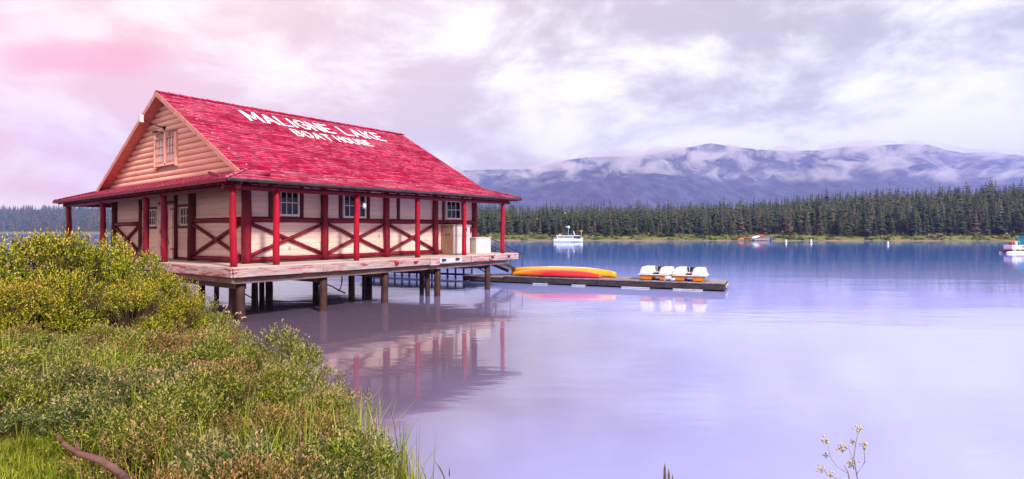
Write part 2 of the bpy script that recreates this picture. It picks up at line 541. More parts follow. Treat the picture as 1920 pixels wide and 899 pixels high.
# ------------------------------------------------------------------ lake
def water_mat():
    m = bpy.data.materials.new('lake_water')
    m.use_nodes = True
    q = NG(m.node_tree)
    co = q.n('ShaderNodeTexCoord').outputs['Object']
    s_ = q.n('ShaderNodeSeparateXYZ', {0: co})
    x, y = s_.outputs[0], s_.outputs[1]
    # silty mauve shallows with the deck's shade and reflection painted in, deep blue beyond
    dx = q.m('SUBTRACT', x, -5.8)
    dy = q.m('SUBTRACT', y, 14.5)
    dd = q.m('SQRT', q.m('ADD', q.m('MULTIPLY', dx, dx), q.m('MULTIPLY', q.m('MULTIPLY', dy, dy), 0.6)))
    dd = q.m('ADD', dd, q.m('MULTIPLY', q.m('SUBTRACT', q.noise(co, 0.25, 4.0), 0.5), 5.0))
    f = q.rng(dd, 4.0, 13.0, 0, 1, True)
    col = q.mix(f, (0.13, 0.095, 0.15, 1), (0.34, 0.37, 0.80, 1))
    f2 = q.rng(y, 18.0, 60.0, 0, 1, True)
    col = q.mix(f2, col, (0.06, 0.18, 0.70, 1))
    nearb = q.rng(y, 30.0, 120.0, 1.0, 0.35)
    r1 = q.noise(q.n('ShaderNodeMapping', {0: co, 'Scale': (0.55, 1.6, 1.0)}).outputs[0], 1.4, 3.0, 0.5)
    r2 = q.noise(q.n('ShaderNodeMapping', {0: co, 'Scale': (0.25, 0.9, 1.0)}).outputs[0], 0.5, 3.0, 0.5)
    calm = q.rng(q.noise(q.n('ShaderNodeMapping', {0: co, 'Scale': (0.02, 0.09, 1.0)}).outputs[0], 1.0, 3.0), 0.35, 0.65, 0.25, 1.0)
    h = q.m('MULTIPLY', q.m('ADD', q.m('MULTIPLY', r1, 0.35), r2), q.m('MULTIPLY', calm, nearb))
    bmp = q.n('ShaderNodeBump', {'Height': h, 'Strength': 0.36, 'Distance': 0.055}).outputs[0]
    b = q.n('ShaderNodeBsdfPrincipled', {'Base Color': col, 'Roughness': 0.06, 'IOR': 1.55, 'Normal': bmp})
    q.n('ShaderNodeOutputMaterial', {0: b})
    return m


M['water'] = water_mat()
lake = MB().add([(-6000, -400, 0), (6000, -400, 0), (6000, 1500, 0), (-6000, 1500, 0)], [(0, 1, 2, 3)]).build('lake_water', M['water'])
tag(lake, 'smooth lavender and blue lake water reflecting the boat house and sky', 'lake', kind='structure')

# ------------------------------------------------------------------ near bank
SHORE = [(40, 1.0), (12, 2.6), (6, 3.2), (3, 3.7), (1.2, 4.3), (0, 5.1), (-0.95, 6.0), (-1.7, 7.0), (-2.3, 7.8), (-3.5, 9.4), (-5.45, 12.3), (-8.2, 15.4),
         (-10.8, 17.2), (-14, 19.2), (-20, 23), (-30, 30), (-60, 52)]


def bank_z(x, y):
    x = np.asarray(x, float)
    y = np.asarray(y, float)
    d, sd = seg_dist(x, y, SHORE)
    d = d * sd + 0.12 * fbm(x, y, 2.2, 5, 3)
    z = np.interp(d, [-3, -0.4, 0, 0.12, 0.5, 1.2, 2.6, 5, 12], [-1.2, -0.22, -0.02, 0.10, 0.26, 0.50, 0.82, 0.98, 1.05])
    return z + np.where(d > 0.1, 0.06 * fbm(x, y, 1.4, 9, 3), 0), d


bx = np.arange(-40, 16.01, 0.22)
by = np.arange(-8, 40.01, 0.22)
GX, GY = np.meshgrid(bx, by)
GZ, GD = bank_z(GX, GY)
F = grid_faces(len(bx), len(by))
keep = (GD.ravel()[F] > -1.5).any(1)
F = F[keep]


def soil_mat():
    m = bpy.data.materials.new('bank_soil')
    m.use_nodes = True
    q = NG(m.node_tree)
    co = q.n('ShaderNodeTexCoord').outputs['Object']
    z = q.n('ShaderNodeSeparateXYZ', {0: co}).outputs[2]
    soil = q.mix(q.rng(q.noise(co, 9, 6, 0.7), 0.35, 0.65), (0.13, 0.075, 0.06, 1), (0.33, 0.24, 0.22, 1))
    gr = q.mix(q.rng(q.noise(co, 3, 6, 0.7), 0.4, 0.6), (0.035, 0.035, 0.008, 1), (0.09, 0.07, 0.02, 1))
    f = q.rng(q.m('ADD', z, q.m('MULTIPLY', q.m('SUBTRACT', q.noise(co, 2.5, 4), 0.5), 0.35)), 0.22, 0.36)
    col = q.mix(f, soil, gr)
    b = q.n('ShaderNodeBsdfPrincipled', {'Base Color': col, 'Roughness': 0.9, 'Specular IOR Level': 0.2})
    q.put(b, 'Normal', q.n('ShaderNodeBump', {'Height': q.noise(co, 30, 6, 0.7), 'Strength': 0.7, 'Distance': 0.03}).outputs[0])
    q.n('ShaderNodeOutputMaterial', {0: b})
    return m


M['soil'] = soil_mat()
me = np_mesh('lake_bank', np.stack([GX.ravel(), GY.ravel(), GZ.ravel()], 1), F, M['soil'], True)
bank = link(bpy.data.objects.new('lake_bank', me))
tag(bank, 'sloping brown soil bank under the shrubs at the lake edge', 'bank', kind='structure')

# ------------------------------------------------------------------ far shore, hills, mountain
FAR = [(-2600, 1150), (-1200, 930), (-700, 760), (-380, 560), (-200, 330), (-110, 215), (-60, 176), (-20, 163), (30, 158), (90, 154), (160, 150), (320, 130), (700, 60)]


def land_z(x, y):
    x = np.asarray(x, float)
    y = np.asarray(y, float)
    d, sd = seg_dist(x, y, FAR)
    d = d * sd
    rise = np.interp(x, [-2000, -900, -350, -150, 0, 60, 100, 150, 260], [52, 50, 40, 15, 6.0, 6.5, 7.6, 10.8, 14])
    far = np.interp(x, [-350, -100], [380, 95])
    z = np.interp(d, [-20, -1, 0, 1.5, 6], [-2, -0.3, 0.0, 0.25, 0.6]) + rise * np.clip((d - 5) / far, 0, 1) ** 0.8
    return z + np.where(d > 3, 0.25 * fbm(x, y, 0.12, 21, 3), 0), d


lx = np.concatenate([np.arange(-2600, -240, 40), np.arange(-240, 340, 3.0), np.arange(340, 900, 40)])
ly = np.concatenate([np.arange(20, 120, 10), np.arange(120, 330, 2.0), np.arange(330, 2300, 30)])
LX, LY = np.meshgrid(lx, ly)
LZ, LD = land_z(LX, LY)
F = grid_faces(len(lx), len(ly))
F = F[(LD.ravel()[F] > -12).any(1)]


def shore_mat():
    m = bpy.data.materials.new('far_shore_ground')
    m.use_nodes = True
    q = NG(m.node_tree)
    co = q.n('ShaderNodeTexCoord').outputs['Object']
    z = q.n('ShaderNodeSeparateXYZ', {0: co}).outputs[2]
    n = q.noise(co, 0.22, 5, 0.6)
    grass = q.mix(q.rng(n, 0.35, 0.6), (0.09, 0.12, 0.03, 1), (0.20, 0.19, 0.06, 1))
    beach = q.mix(q.rng(q.noise(co, 0.1, 3), 0.4, 0.6), (0.32, 0.19, 0.13, 1), (0.12, 0.12, 0.07, 1))
    f = q.rng(q.m('ADD', z, q.m('MULTIPLY', q.m('SUBTRACT', n, 0.5), 1.2)), 0.05, 0.25)
    col = q.mix(f, beach, grass)
    col = q.mix(q.rng(z, 1.2, 2.6), col, (0.035, 0.04, 0.025, 1))
    b = q.n('ShaderNodeBsdfPrincipled', {'Base Color': col, 'Roughness': 0.95, 'Specular IOR Level': 0.1})
    q.n('ShaderNodeOutputMaterial', {0: b})
    return m


M['shore'] = shore_mat()
me = np_mesh('far_shore', np.stack([LX.ravel(), LY.ravel(), LZ.ravel()], 1), F, M['shore'], True)
tag(link(bpy.data.objects.new('far_shore', me)), 'low far shore with a grassy edge below the forest', 'shore', kind='structure')

# mountain: skyline given as bearing and elevation seen from the lake
SKY = [(400, 392), (560, 360), (700, 335), (800, 323), (870, 319), (920, 318), (1000, 317), (1050, 302), (1100, 294), (1190, 293), (1240, 284), (1290, 276),
       (1330, 268), (1380, 275), (1430, 280), (1480, 283), (1540, 281), (1575, 275), (1640, 273), (1690, 269), (1740, 271), (1775, 281), (1810, 286),
       (1860, 285), (1920, 292), (2050, 300), (2200, 318)]
RIDGE_D, FOOT_D = 3600.0, 2100.0
sk_t = np.array([(p[0] - 960) / 1080.78 for p in SKY])
sk_e = np.array([(433.8 - p[1]) / 1080.78 for p in SKY])


def mountain_xyz(tb, t):
    """tb bearing tangent, t 0 at the foot .. 1 at the ridge .. 1.25 behind"""
    d = FOOT_D + (RIDGE_D - FOOT_D) * t
    x = tb * d
    top = np.interp(tb, sk_t, sk_e) * RIDGE_D + 2.6
    prof = np.where(t <= 1, 0.80 * t + 0.20 * t * t, 1 - 1.2 * (t - 1))
    rav = fbm(x, d * 0.25, 0.006, 33, 4) * 48 * np.clip(t * (1 - t) * 4, 0, 1) * np.clip(top / 300, 0.1, 1)
    fine = fbm(x, d, 0.02, 35, 3) * 1.5
    return x, d, 8 + (top - 8) * prof + rav + fine


tb = np.linspace(sk_t[0], sk_t[-1], 420)
tt = np.linspace(-0.12, 1.25, 90)
TB, TT = np.meshgrid(tb, tt)
mx_, my_, mz_ = mountain_xyz(TB, TT)


def mountain_mat():
    m = bpy.data.materials.new('mountain_slope')
    m.use_nodes = True
    q = NG(m.node_tree)
    co = q.n('ShaderNodeTexCoord').outputs['Object']
    z = q.n('ShaderNodeSeparateXYZ', {0: co}).outputs[2]
    n = q.noise(co, 0.012, 6, 0.6)
    wood = q.mix(q.rng(q.noise(q.n('ShaderNodeMapping', {0: co, 'Scale': (1.0, 0.35, 0.5)}).outputs[0], 0.02, 7, 0.7), 0.38, 0.62), (0.016, 0.024, 0.075, 1), (0.080, 0.095, 0.180, 1))  # blue of the wood colours is distance haze painted in
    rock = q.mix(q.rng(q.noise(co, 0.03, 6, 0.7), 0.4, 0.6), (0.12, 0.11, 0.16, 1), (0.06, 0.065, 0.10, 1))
    f = q.rng(q.m('ADD', z, q.m('MULTIPLY', q.m('SUBTRACT', n, 0.5), 220.0)), 440.0, 500.0)
    col = q.mix(f, wood, rock)
    sn = q.m('MULTIPLY', q.rng(q.noise(q.n('ShaderNodeMapping', {0: co, 'Scale': (0.4, 1, 2.5)}).outputs[0], 0.016, 4, 0.6), 0.66, 0.69), q.rng(z, 455.0, 500.0))
    col = q.mix(sn, col, (0.75, 0.75, 0.8, 1))
    b = q.n('ShaderNodeBsdfPrincipled', {'Base Color': col, 'Roughness': 1.0, 'Specular IOR Level': 0.0})
    q.n('ShaderNodeOutputMaterial', {0: b})
    return m


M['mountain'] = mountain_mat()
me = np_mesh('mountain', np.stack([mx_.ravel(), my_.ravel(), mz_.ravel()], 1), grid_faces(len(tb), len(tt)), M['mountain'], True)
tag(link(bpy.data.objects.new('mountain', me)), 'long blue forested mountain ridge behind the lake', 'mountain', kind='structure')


# conifers ------------------------------------------------------------
def conifer_arrays(levels, per, seed, slim=0.17, ragged=0.3):
    """crown of a unit-height conifer: whorls of drooping boughs, each a folded leaf-shaped plate"""
    r_ = np.random.default_rng(seed)
    V, F = [], []
    base = r_.uniform(0.08, 0.16)
    for i in range(levels):
        t = i / (levels - 1)
        h = base + (1 - base) * (t ** 0.92) * 0.985
        rad = slim * ((1 - t) ** 0.8) * r_.uniform(1 - ragged, 1 + ragged * 0.5) + 0.012
        k = max(4, int(per * (0.45 + 0.55 * (1 - t))))
        a0 = r_.uniform(0, 6.28)
        for j in range(k):
            if r_.random() < 0.10:
                continue
            a = a0 + 6.283 * j / k + r_.uniform(-0.3, 0.3)
            rr_ = rad * r_.uniform(0.6, 1.15)
            c, s = math.cos(a), math.sin(a)
            w = rr_ * 0.42 + 0.006
            dz = -rr_ * r_.uniform(0.25, 0.7)
            b = len(V)
            hb = h + 0.022
            V += [(0, 0, hb), (c * rr_ * 0.55 - s * w, s * rr_ * 0.55 + c * w, h + dz * 0.45 - 0.012), (c * rr_, s * rr_, h + dz),
                  (c * rr_ * 0.55 + s * w, s * rr_ * 0.55 - c * w, h + dz * 0.45 - 0.012)]
            F += [(b, b + 1, b + 2), (b, b + 2, b + 3)]
    b = len(V)
    V += [(0.008, 0, 0.93), (-0.006, 0.007, 0.93), (-0.006, -0.007, 0.93), (0, 0, 1.02)]
    F += [(b, b + 1, b + 3), (b + 1, b + 2, b + 3), (b + 2, b, b + 3)]
    nb = len(V) // 4
    return np.array(V, np.float32), np.array(F, np.int32), np.repeat(r_.random(nb), 4).astype(np.float32)


CON = [conifer_arrays(24, 9, 100 + i, slim, 0.45) for i, slim in enumerate((0.18, 0.145, 0.21, 0.17, 0.125, 0.20))]
CON_LOW = [conifer_arrays(12, 7, 200 + i, slim, 0.4) for i, slim in enumerate((0.19, 0.16, 0.21, 0.18))]
CON_FAR = [conifer_arrays(4, 5, 300 + i, slim, 0.3) for i, slim in enumerate((0.20, 0.17, 0.23))]


def scatter(name, protos, pos, hts, mat, label, cat):
    Vs, Fs, Rs, Bs = [], [], [], []
    off = 0
    n = len(pos)
    which = rng.integers(0, len(protos), n)
    ang = rng.uniform(0, 6.28, n)
    wid = rng.uniform(0.95, 1.4, n)
    rv = rng.random(n)
    for k, (V, F, Bo) in enumerate(protos):
        idx = np.where(which == k)[0]
        if not len(idx):
            continue
        c, s = np.cos(ang[idx])[:, None], np.sin(ang[idx])[:, None]
        h = hts[idx][:, None]
        w = (hts[idx] * wid[idx])[:, None]
        P = np.stack([(V[None, :, 0] * c - V[None, :, 1] * s) * w + pos[idx, 0][:, None],
                      (V[None, :, 0] * s + V[None, :, 1] * c) * w + pos[idx, 1][:, None],
                      V[None, :, 2] * h + pos[idx, 2][:, None]], 2)
        FF = F[None] + (np.arange(len(idx)) * len(V))[:, None, None] + off
        Vs.append(P.reshape(-1, 3))
        Fs.append(FF.reshape(-1, 3))
        Rs.append(np.repeat(rv[idx], len(V)))
        Bs.append(np.tile(Bo, len(idx)))
        off += len(idx) * len(V)
    me_ = np_mesh(name, np.concatenate(Vs), np.concatenate(Fs), mat, False, {'rnd': np.concatenate(Rs), 'bough': np.concatenate(Bs)})
    return tag(link(bpy.data.objects.new(name, me_)), label, cat, kind='stuff')


# mountain woods
n = 26000
tb_r = rng.uniform(-0.12, 1.0, n)
t_r = rng.uniform(-0.05, 0.97, n) ** 1.0
x, y, z = mountain_xyz(tb_r, t_r)
ok = (z < 470 + 60 * fbm(x, y, 0.01, 41, 2)) & (rng.random(n) < 0.75 + 0.5 * fbm(x, y, 0.008, 43, 3))
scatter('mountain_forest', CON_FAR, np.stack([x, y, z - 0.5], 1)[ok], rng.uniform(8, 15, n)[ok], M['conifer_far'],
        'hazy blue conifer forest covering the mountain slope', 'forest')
# left hills
n = 5200
x = rng.uniform(-1250, -170, n)
y = rng.uniform(260, 1500, n)
z, d = land_z(x, y)
ok = (d > 4) & (d < 430)
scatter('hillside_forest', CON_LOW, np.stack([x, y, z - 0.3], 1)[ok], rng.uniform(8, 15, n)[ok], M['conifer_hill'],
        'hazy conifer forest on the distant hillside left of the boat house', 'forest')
# far shore forest: front rows single trees, the rest one mass
n = 13000
x = rng.uniform(-150, 235, n)
y = rng.uniform(130, 330, n)
z, d = land_z(x, y)
clear = np.interp(x, [-20, -8, 8, 22, 60, 72, 84, 96, 120], [5, 9, 9, 6, 7, 8.5, 8, 5, 5])
front = clear + 3 + 1.5 * fbm(x, y, 0.1, 51, 2)
ok = (d > front) & (d < 115)
ok &= rng.random(n) < np.interp(d, [0, 15, 60, 115], [1, 1.0, 0.8, 0.6])
pos = np.stack([x, y, z - 0.15], 1)[ok]
dd = d[ok]
h = rng.uniform(4.6, 8.4, len(pos)) * np.interp(pos[:, 0], [0, 90, 140, 220], [1.0, 1.0, 1.18, 1.3]) * np.where(rng.random(len(pos)) < 0.05, 1.25, 1.0)
h = np.where(dd < 20, h * rng.uniform(0.55, 0.95, len(pos)), h)
bearing = pos[:, 0] / pos[:, 1]
vis = (bearing > -0.12) & (bearing < 0.92)
order = np.argsort(np.where(vis, dd, 1e6))[:290]
mask = np.ones(len(pos), bool)
mask[order] = False
scatter('far_shore_forest', CON_LOW, pos[mask], h[mask], M['conifer_mass'], 'dense dark conifer forest filling the far shore behind the front trees', 'forest')
crown_me = [np_mesh('crown', V, F, M['conifer'], False, {'bough': Bo}) for V, F, Bo in CON]
trunk_me = MB().tube([(0, 0, -0.03), (0, 0, 0.4), (0, 0, 0.97)], [0.016, 0.011, 0.002], 6).mesh('trunk', M['bark'])
for i, k in enumerate(order):
    root = empty('conifer_tree', pos[k], rng.uniform(0, 6.28))
    w = h[k] * rng.uniform(1.0, 1.45)
    root.scale = (w, w, h[k])
    bpx = 960 + 1080.78 * pos[k][0] / pos[k][1]
    where = ('between the boat house and the tour boat' if bpx < 1037 else 'behind the tour boat' if bpx < 1095 else 'between the tour boat and the distant canoe landing' if bpx < 1380
             else 'behind the distant canoe landing' if bpx < 1450 else 'between the canoe landing and the rightmost buoy' if bpx < 1660 else 'right of the rightmost buoy')
    tag(root, 'front row far shore conifer ' + where, 'tree', 'front row conifers ' + where)
    link(bpy.data.objects.new('crown', crown_me[int(rng.integers(0, len(crown_me)))]), root)
    link(bpy.data.objects.new('trunk', trunk_me), root)
# shrubs and grass fringe of the far shore
n = 2600
x = rng.uniform(-60, 190, n)
y = rng.uniform(140, 200, n)
z, d = land_z(x, y)
ok = (d > 1.2) & (d < 14)
BL = []
for s_ in range(3):
    r_ = np.random.default_rng(400 + s_)
    V, F = [], []
    for _ in range(26):
        p = r_.normal(0, 0.33, 3)
        p[2] = abs(p[2]) + 0.1
        a = r_.normal(0, 0.22, (3, 3))
        b = len(V)
        V += [tuple(p + a[0]), tuple(p + a[1]), tuple(p + a[2])]
        F.append((b, b + 1, b + 2))
    BL.append((np.array(V, np.float32), np.array(F, np.int32), np.zeros(len(V), np.float32)))
fr = bpy.data.materials.new('fringe_foliage')
fr.use_nodes = True
q = NG(fr.node_tree)
rn = q.n('ShaderNodeAttribute', attribute_name='rnd').outputs['Fac']
cl = q.ramp(rn, [(0.0, (0.04, 0.06, 0.02)), (0.5, (0.09, 0.13, 0.03)), (0.8, (0.18, 0.21, 0.05)), (1.0, (0.28, 0.18, 0.09))])
q.n('ShaderNodeOutputMaterial', {0: q.n('ShaderNodeBsdfPrincipled', {'Base Color': cl, 'Roughness': 0.9}).outputs[0]})
scatter('shore_shrubs', BL, np.stack([x, y, z - 0.1], 1)[ok], rng.uniform(0.5, 1.4, n)[ok], fr, 'yellow green shrubs and grass along the far shore edge', 'shrubs')


# ------------------------------------------------------------------ boat house
TH = 0.633
HX, HY = -7.845, 15.811
ZD, ZE, ZK, ZR = 1.586, 4.069, 4.542, 7.741
HL, HW, KK, R0 = 14.02, 14.02, 1.441, 1.10
UW, UF, VW, VF = 1.50, 12.557, 1.75, 12.0
SL = (ZR - ZK) / (HW / 2 - KK)
house = empty('boat_house', (HX, HY, 0), math.pi / 2 - TH)
tag(house, 'red roofed log boat house on stilts with cream walls over the lake', 'boat house')


def to_world(u, v, z):
    s, c = math.sin(TH), math.cos(TH)
    return Vector((HX + u * s - v * c, HY + u * c + v * s, z))


def hwarp(p):
    w = min(1.0, max(0.0, (p[2] - ZD) / (3.9 - ZD)))
    return (p[0], p[1], p[2] + w * (0.005 * p[0] - 0.015 * p[1]))


MB.warp = hwarp

# roof slabs
roof_sl = MB()
TK = 0.07


def slab(poly, under_mi=1):
    n_ = len(poly)
    lo = [(p[0], p[1], p[2] - TK) for p in poly]
    roof_sl.add(list(poly) + lo, [tuple(range(n_))], 0)
    b = len(roof_sl.v) - 2 * n_
    roof_sl.f.append(tuple(b + n_ + i for i in range(n_))[::-1])
    roof_sl.mi.append(under_mi)
    roof_sl.sm.append(False)
    for i in range(n_):
        j = (i + 1) % n_
        roof_sl.f.append((b + i, b + n_ + i, b + n_ + j, b + j))
        roof_sl.mi.append(0)
        roof_sl.sm.append(False)


H2 = HW / 2
L1 = HL - R0
slab([(R0, KK, ZK), (L1, KK, ZK), (L1, H2, ZR), (R0, H2, ZR)], 2)
slab([(R0, H2, ZR), (L1, H2, ZR), (L1, HW - KK, ZK), (R0, HW - KK, ZK)], 2)
slab([(0, 0, ZE), (HL, 0, ZE), (HL - KK, KK, ZK), (KK, KK, ZK)])
slab([(0, HW, ZE), (KK, HW - KK, ZK), (HL - KK, HW - KK, ZK), (HL, HW, ZE)])
slab([(0, 0, ZE), (KK, KK, ZK), (KK, HW - KK, ZK), (0, HW, ZE)])
slab([(HL, 0, ZE), (HL, HW, ZE), (HL - KK, HW - KK, ZK), (HL - KK, KK, ZK)])
roof = roof_sl.build('roof', [M['reddark'], M['soffit'], M['rake']], house)


def shingles(name, org, et, es, smax, lim, expo=0.175, seed=0, hgt=0.030):
    """courses of wedge shaped wooden shingles; org origin, et along the eave, es up the slope"""
    r_ = np.random.default_rng(seed)
    org, et, es = np.array(org, float), np.array(et, float), np.array(es, float)
    nrm = np.cross(et, es)
    nrm /= np.linalg.norm(nrm)
    if nrm[2] < 0:
        nrm = -nrm
    V, F3, F4, m3, m4 = [], [], [], [], []
    rows = int(smax / expo)
    quads, tris, qm = [], [], []
    for i in range(rows + 1):
        s0 = i * expo
        s1 = min(s0 + expo * 1.18, smax + 0.02)
        a, b = lim(s0)
        t = a
        while t < b - 0.02:
            w = r_.uniform(0.09, 0.2)
            t1 = min(t + w, b)
            ds = r_.normal(0, 0.006)
            hh = hgt * r_.uniform(0.75, 1.25) + (0.025 if r_.random() < 0.012 else 0)
            c0, c1 = t + 0.002, t1 - 0.002
            k = len(V)
            for (tt_, ss, hn) in ((c0, s0 + ds, hh), (c1, s0 + ds, hh), (c1, s1, 0.006), (c0, s1, 0.006), (c0, s0 + ds, 0.0), (c1, s0 + ds, 0.0)):
                V.append(org + et * tt_ + es * ss + nrm * hn)
            quads += [(k, k + 1, k + 2, k + 3), (k + 4, k + 5, k + 1, k)]
            qm += [0, 1]
            tris += [(k + 4, k, k + 3), (k + 5, k + 2, k + 1)]
            t = t1
    Vw = [hwarp(p) for p in V]
    me_ = bpy.data.meshes.new(name)
    me_.from_pydata(Vw, [], quads + tris)
    me_.materials.append(M['shingle'])
    me_.materials.append(M['butt'])
    me_.polygons.foreach_set('material_index', qm + [0] * len(tris))
    o = link(bpy.data.objects.new('shingles', me_), roof)
    o['kind'] = 'stuff'
    return o


sm = math.hypot(H2 - KK, ZR - ZK)
sf = math.hypot(KK, ZK - ZE)
ms = np.array([0, (H2 - KK) / sm, (ZR - ZK) / sm])
fs_ = np.array([0, KK / sf, (ZK - ZE) / sf])
shingles('s1', (0, KK, ZK), (1, 0, 0), ms, sm, lambda s: (R0 - 0.02, L1 + 0.02), seed=1)
shingles('s2', (0, HW - KK, ZK), (1, 0, 0), (0, -ms[1], ms[2]), sm, lambda s: (R0 - 0.02, L1 + 0.02), seed=2)
shingles('s3', (0, 0, ZE), (1, 0, 0), fs_, sf, lambda s: (s * KK / sf - 0.03, HL - s * KK / sf + 0.03), seed=3, hgt=0.02, expo=0.12)
shingles('s4', (0, HW, ZE), (1, 0, 0), (0, -fs_[1], fs_[2]), sf, lambda s: (s * KK / sf - 0.03, HL - s * KK / sf + 0.03), seed=4, hgt=0.02, expo=0.12)
shingles('s5', (0, 0, ZE), (0, 1, 0), (fs_[1], 0, fs_[2]), sf, lambda s: (s * KK / sf - 0.03, HW - s * KK / sf + 0.03), seed=5, hgt=0.02, expo=0.12)
shingles('s6', (HL, 0, ZE), (0, 1, 0), (-fs_[1], 0, fs_[2]), sf, lambda s: (s * KK / sf - 0.03, HW - s * KK / sf + 0.03), seed=6, hgt=0.02, expo=0.12)

# ridge and hip caps
cap = MB()
u = R0 - 0.03
while u < L1:
    e = 0.035 + random.uniform(-0.008, 0.012)
    for sd in (-1, 1):
        v0, z0 = H2, ZR + e
        v1, z1 = H2 + sd * 0.17, ZR + e - 0.17 * SL
        cap.add([(u, v0, z0 + 0.02), (u + 0.27, v0, z0), (u + 0.27, v1, z1), (u, v1, z1 + 0.02), (u, v0, z0 - 0.02), (u, v1, z1 - 0.02)],
                [(0, 1, 2, 3) if sd < 0 else (3, 2, 1, 0), (0, 3, 5, 4)])
    u += 0.2
o = cap.build('ridge_cap', M['shingle'], roof)
o['kind'] = 'stuff'
cap = MB()
for (ox, oy, dx, dy) in ((0, 0, 1, 1), (HL, 0, -1, 1), (0, HW, 1, -1), (HL, HW, -1, -1)):
    for i in range(12):
        a = i / 12 * KK
        b = a + KK / 12 * 1.2
        za, zb = ZE + (ZK - ZE) * a / KK + 0.06, ZE + (ZK - ZE) * b / KK + 0.04
        for w0, w1 in (((0.09, 0), (0, 0)), ((0, 0), (0, 0.09))):
            pa = [(ox + dx * (a + w0[0]), oy + dy * (a + w0[1]), za - 0.02 * bool(w0[0])), (ox + dx * (a + w1[0]), oy + dy * (a + w1[1]), za - 0.02 * bool(w1[1])),
                  (ox + dx * (b + w1[0]), oy + dy * (b + w1[1]), zb - 0.02 * bool(w1[1])), (ox + dx * (b + w0[0]), oy + dy * (b + w0[1]), zb - 0.02 * bool(w0[0]))]
            pb = [(p[0], p[1], p[2] - 0.035) for p in pa[:2]]
            cap.add(pa + pb, [(0, 1, 2, 3), (4, 5, 1, 0)], 0)
            cap.mi[-1] = 1
o = cap.build('hip_cap', [M['shingle'], M['butt']], roof)
o['kind'] = 'stuff'

# rake boards on both gables
for uu, du in ((R0, -0.04), (L1, 0.04)):
    for sd in (0, 1):
        v0 = KK - 0.15 if sd == 0 else HW - KK + 0.15
        z0 = ZK - 0.15 * SL
        MB().add([(uu, v0, z0 + 0.01), (uu, H2, ZR + 0.01), (uu, H2, ZR - 0.17), (uu, v0, z0 - 0.17),
                  (uu + du, v0, z0 + 0.01), (uu + du, H2, ZR + 0.01), (uu + du, H2, ZR - 0.17), (uu + du, v0, z0 - 0.17)],
                 [(0, 1, 2, 3), (7, 6, 5, 4), (0, 4, 5, 1), (1, 5, 6, 2), (2, 6, 7, 3), (3, 7, 4, 0)]).build('rake_board', M['rake'], roof)

# eave fascia and gutters
MB().box((-0.05, 0.0, ZE - 0.10), (-0.002, HW, ZE - 0.005)).build('eave_board', M['red'], roof)
MB().box((0.0, HW + 0.002, ZE - 0.10), (HL, HW + 0.05, ZE - 0.005)).build('eave_board', M['red'], roof)
MB().box((HL + 0.002, 0.0, ZE - 0.10), (HL + 0.05, HW, ZE - 0.005)).build('eave_board', M['red'], roof)
gt = MB()
ng = 7
vsg, fg = [], []
for uu in (0.05, 3.4, 6.9, 10.4, HL - 0.3):
    for k in range(ng):
        t = math.pi + math.pi * k / (ng - 1)
        vsg.append((uu, -0.055 + 0.055 * math.cos(t), ZE - 0.01 + 0.075 * math.sin(t)))
for i in range(4):
    for k in range(ng - 1):
        fg.append((i * ng + k, (i + 1) * ng + k, (i + 1) * ng + k + 1, i * ng + k + 1))
gt.add(vsg, fg, 0, True)
gt.box((0.03, -0.115, ZE - 0.012), (HL - 0.3, -0.095, ZE + 0.004))
gt.build('gutter', M['gutter'], roof)

# rafter tails
for i in range(24):
    uu = 0.45 + i * 0.575
    MB().log((uu, 0.02, ZE - 0.115), (uu, 1.9, ZE - 0.115 + 0.29 * 1.9 * 0.8), 0.05, 0.045, 7, 3).build('rafter_tail', M['red'], roof)
for i in range(24):
    vv = 0.5 + i * 0.57
    MB().log((0.02, vv, ZE - 0.115), (1.6, vv, ZE - 0.115 + 0.29 * 1.6 * 0.8), 0.05, 0.045, 7, 3).build('rafter_tail', M['red'], roof)

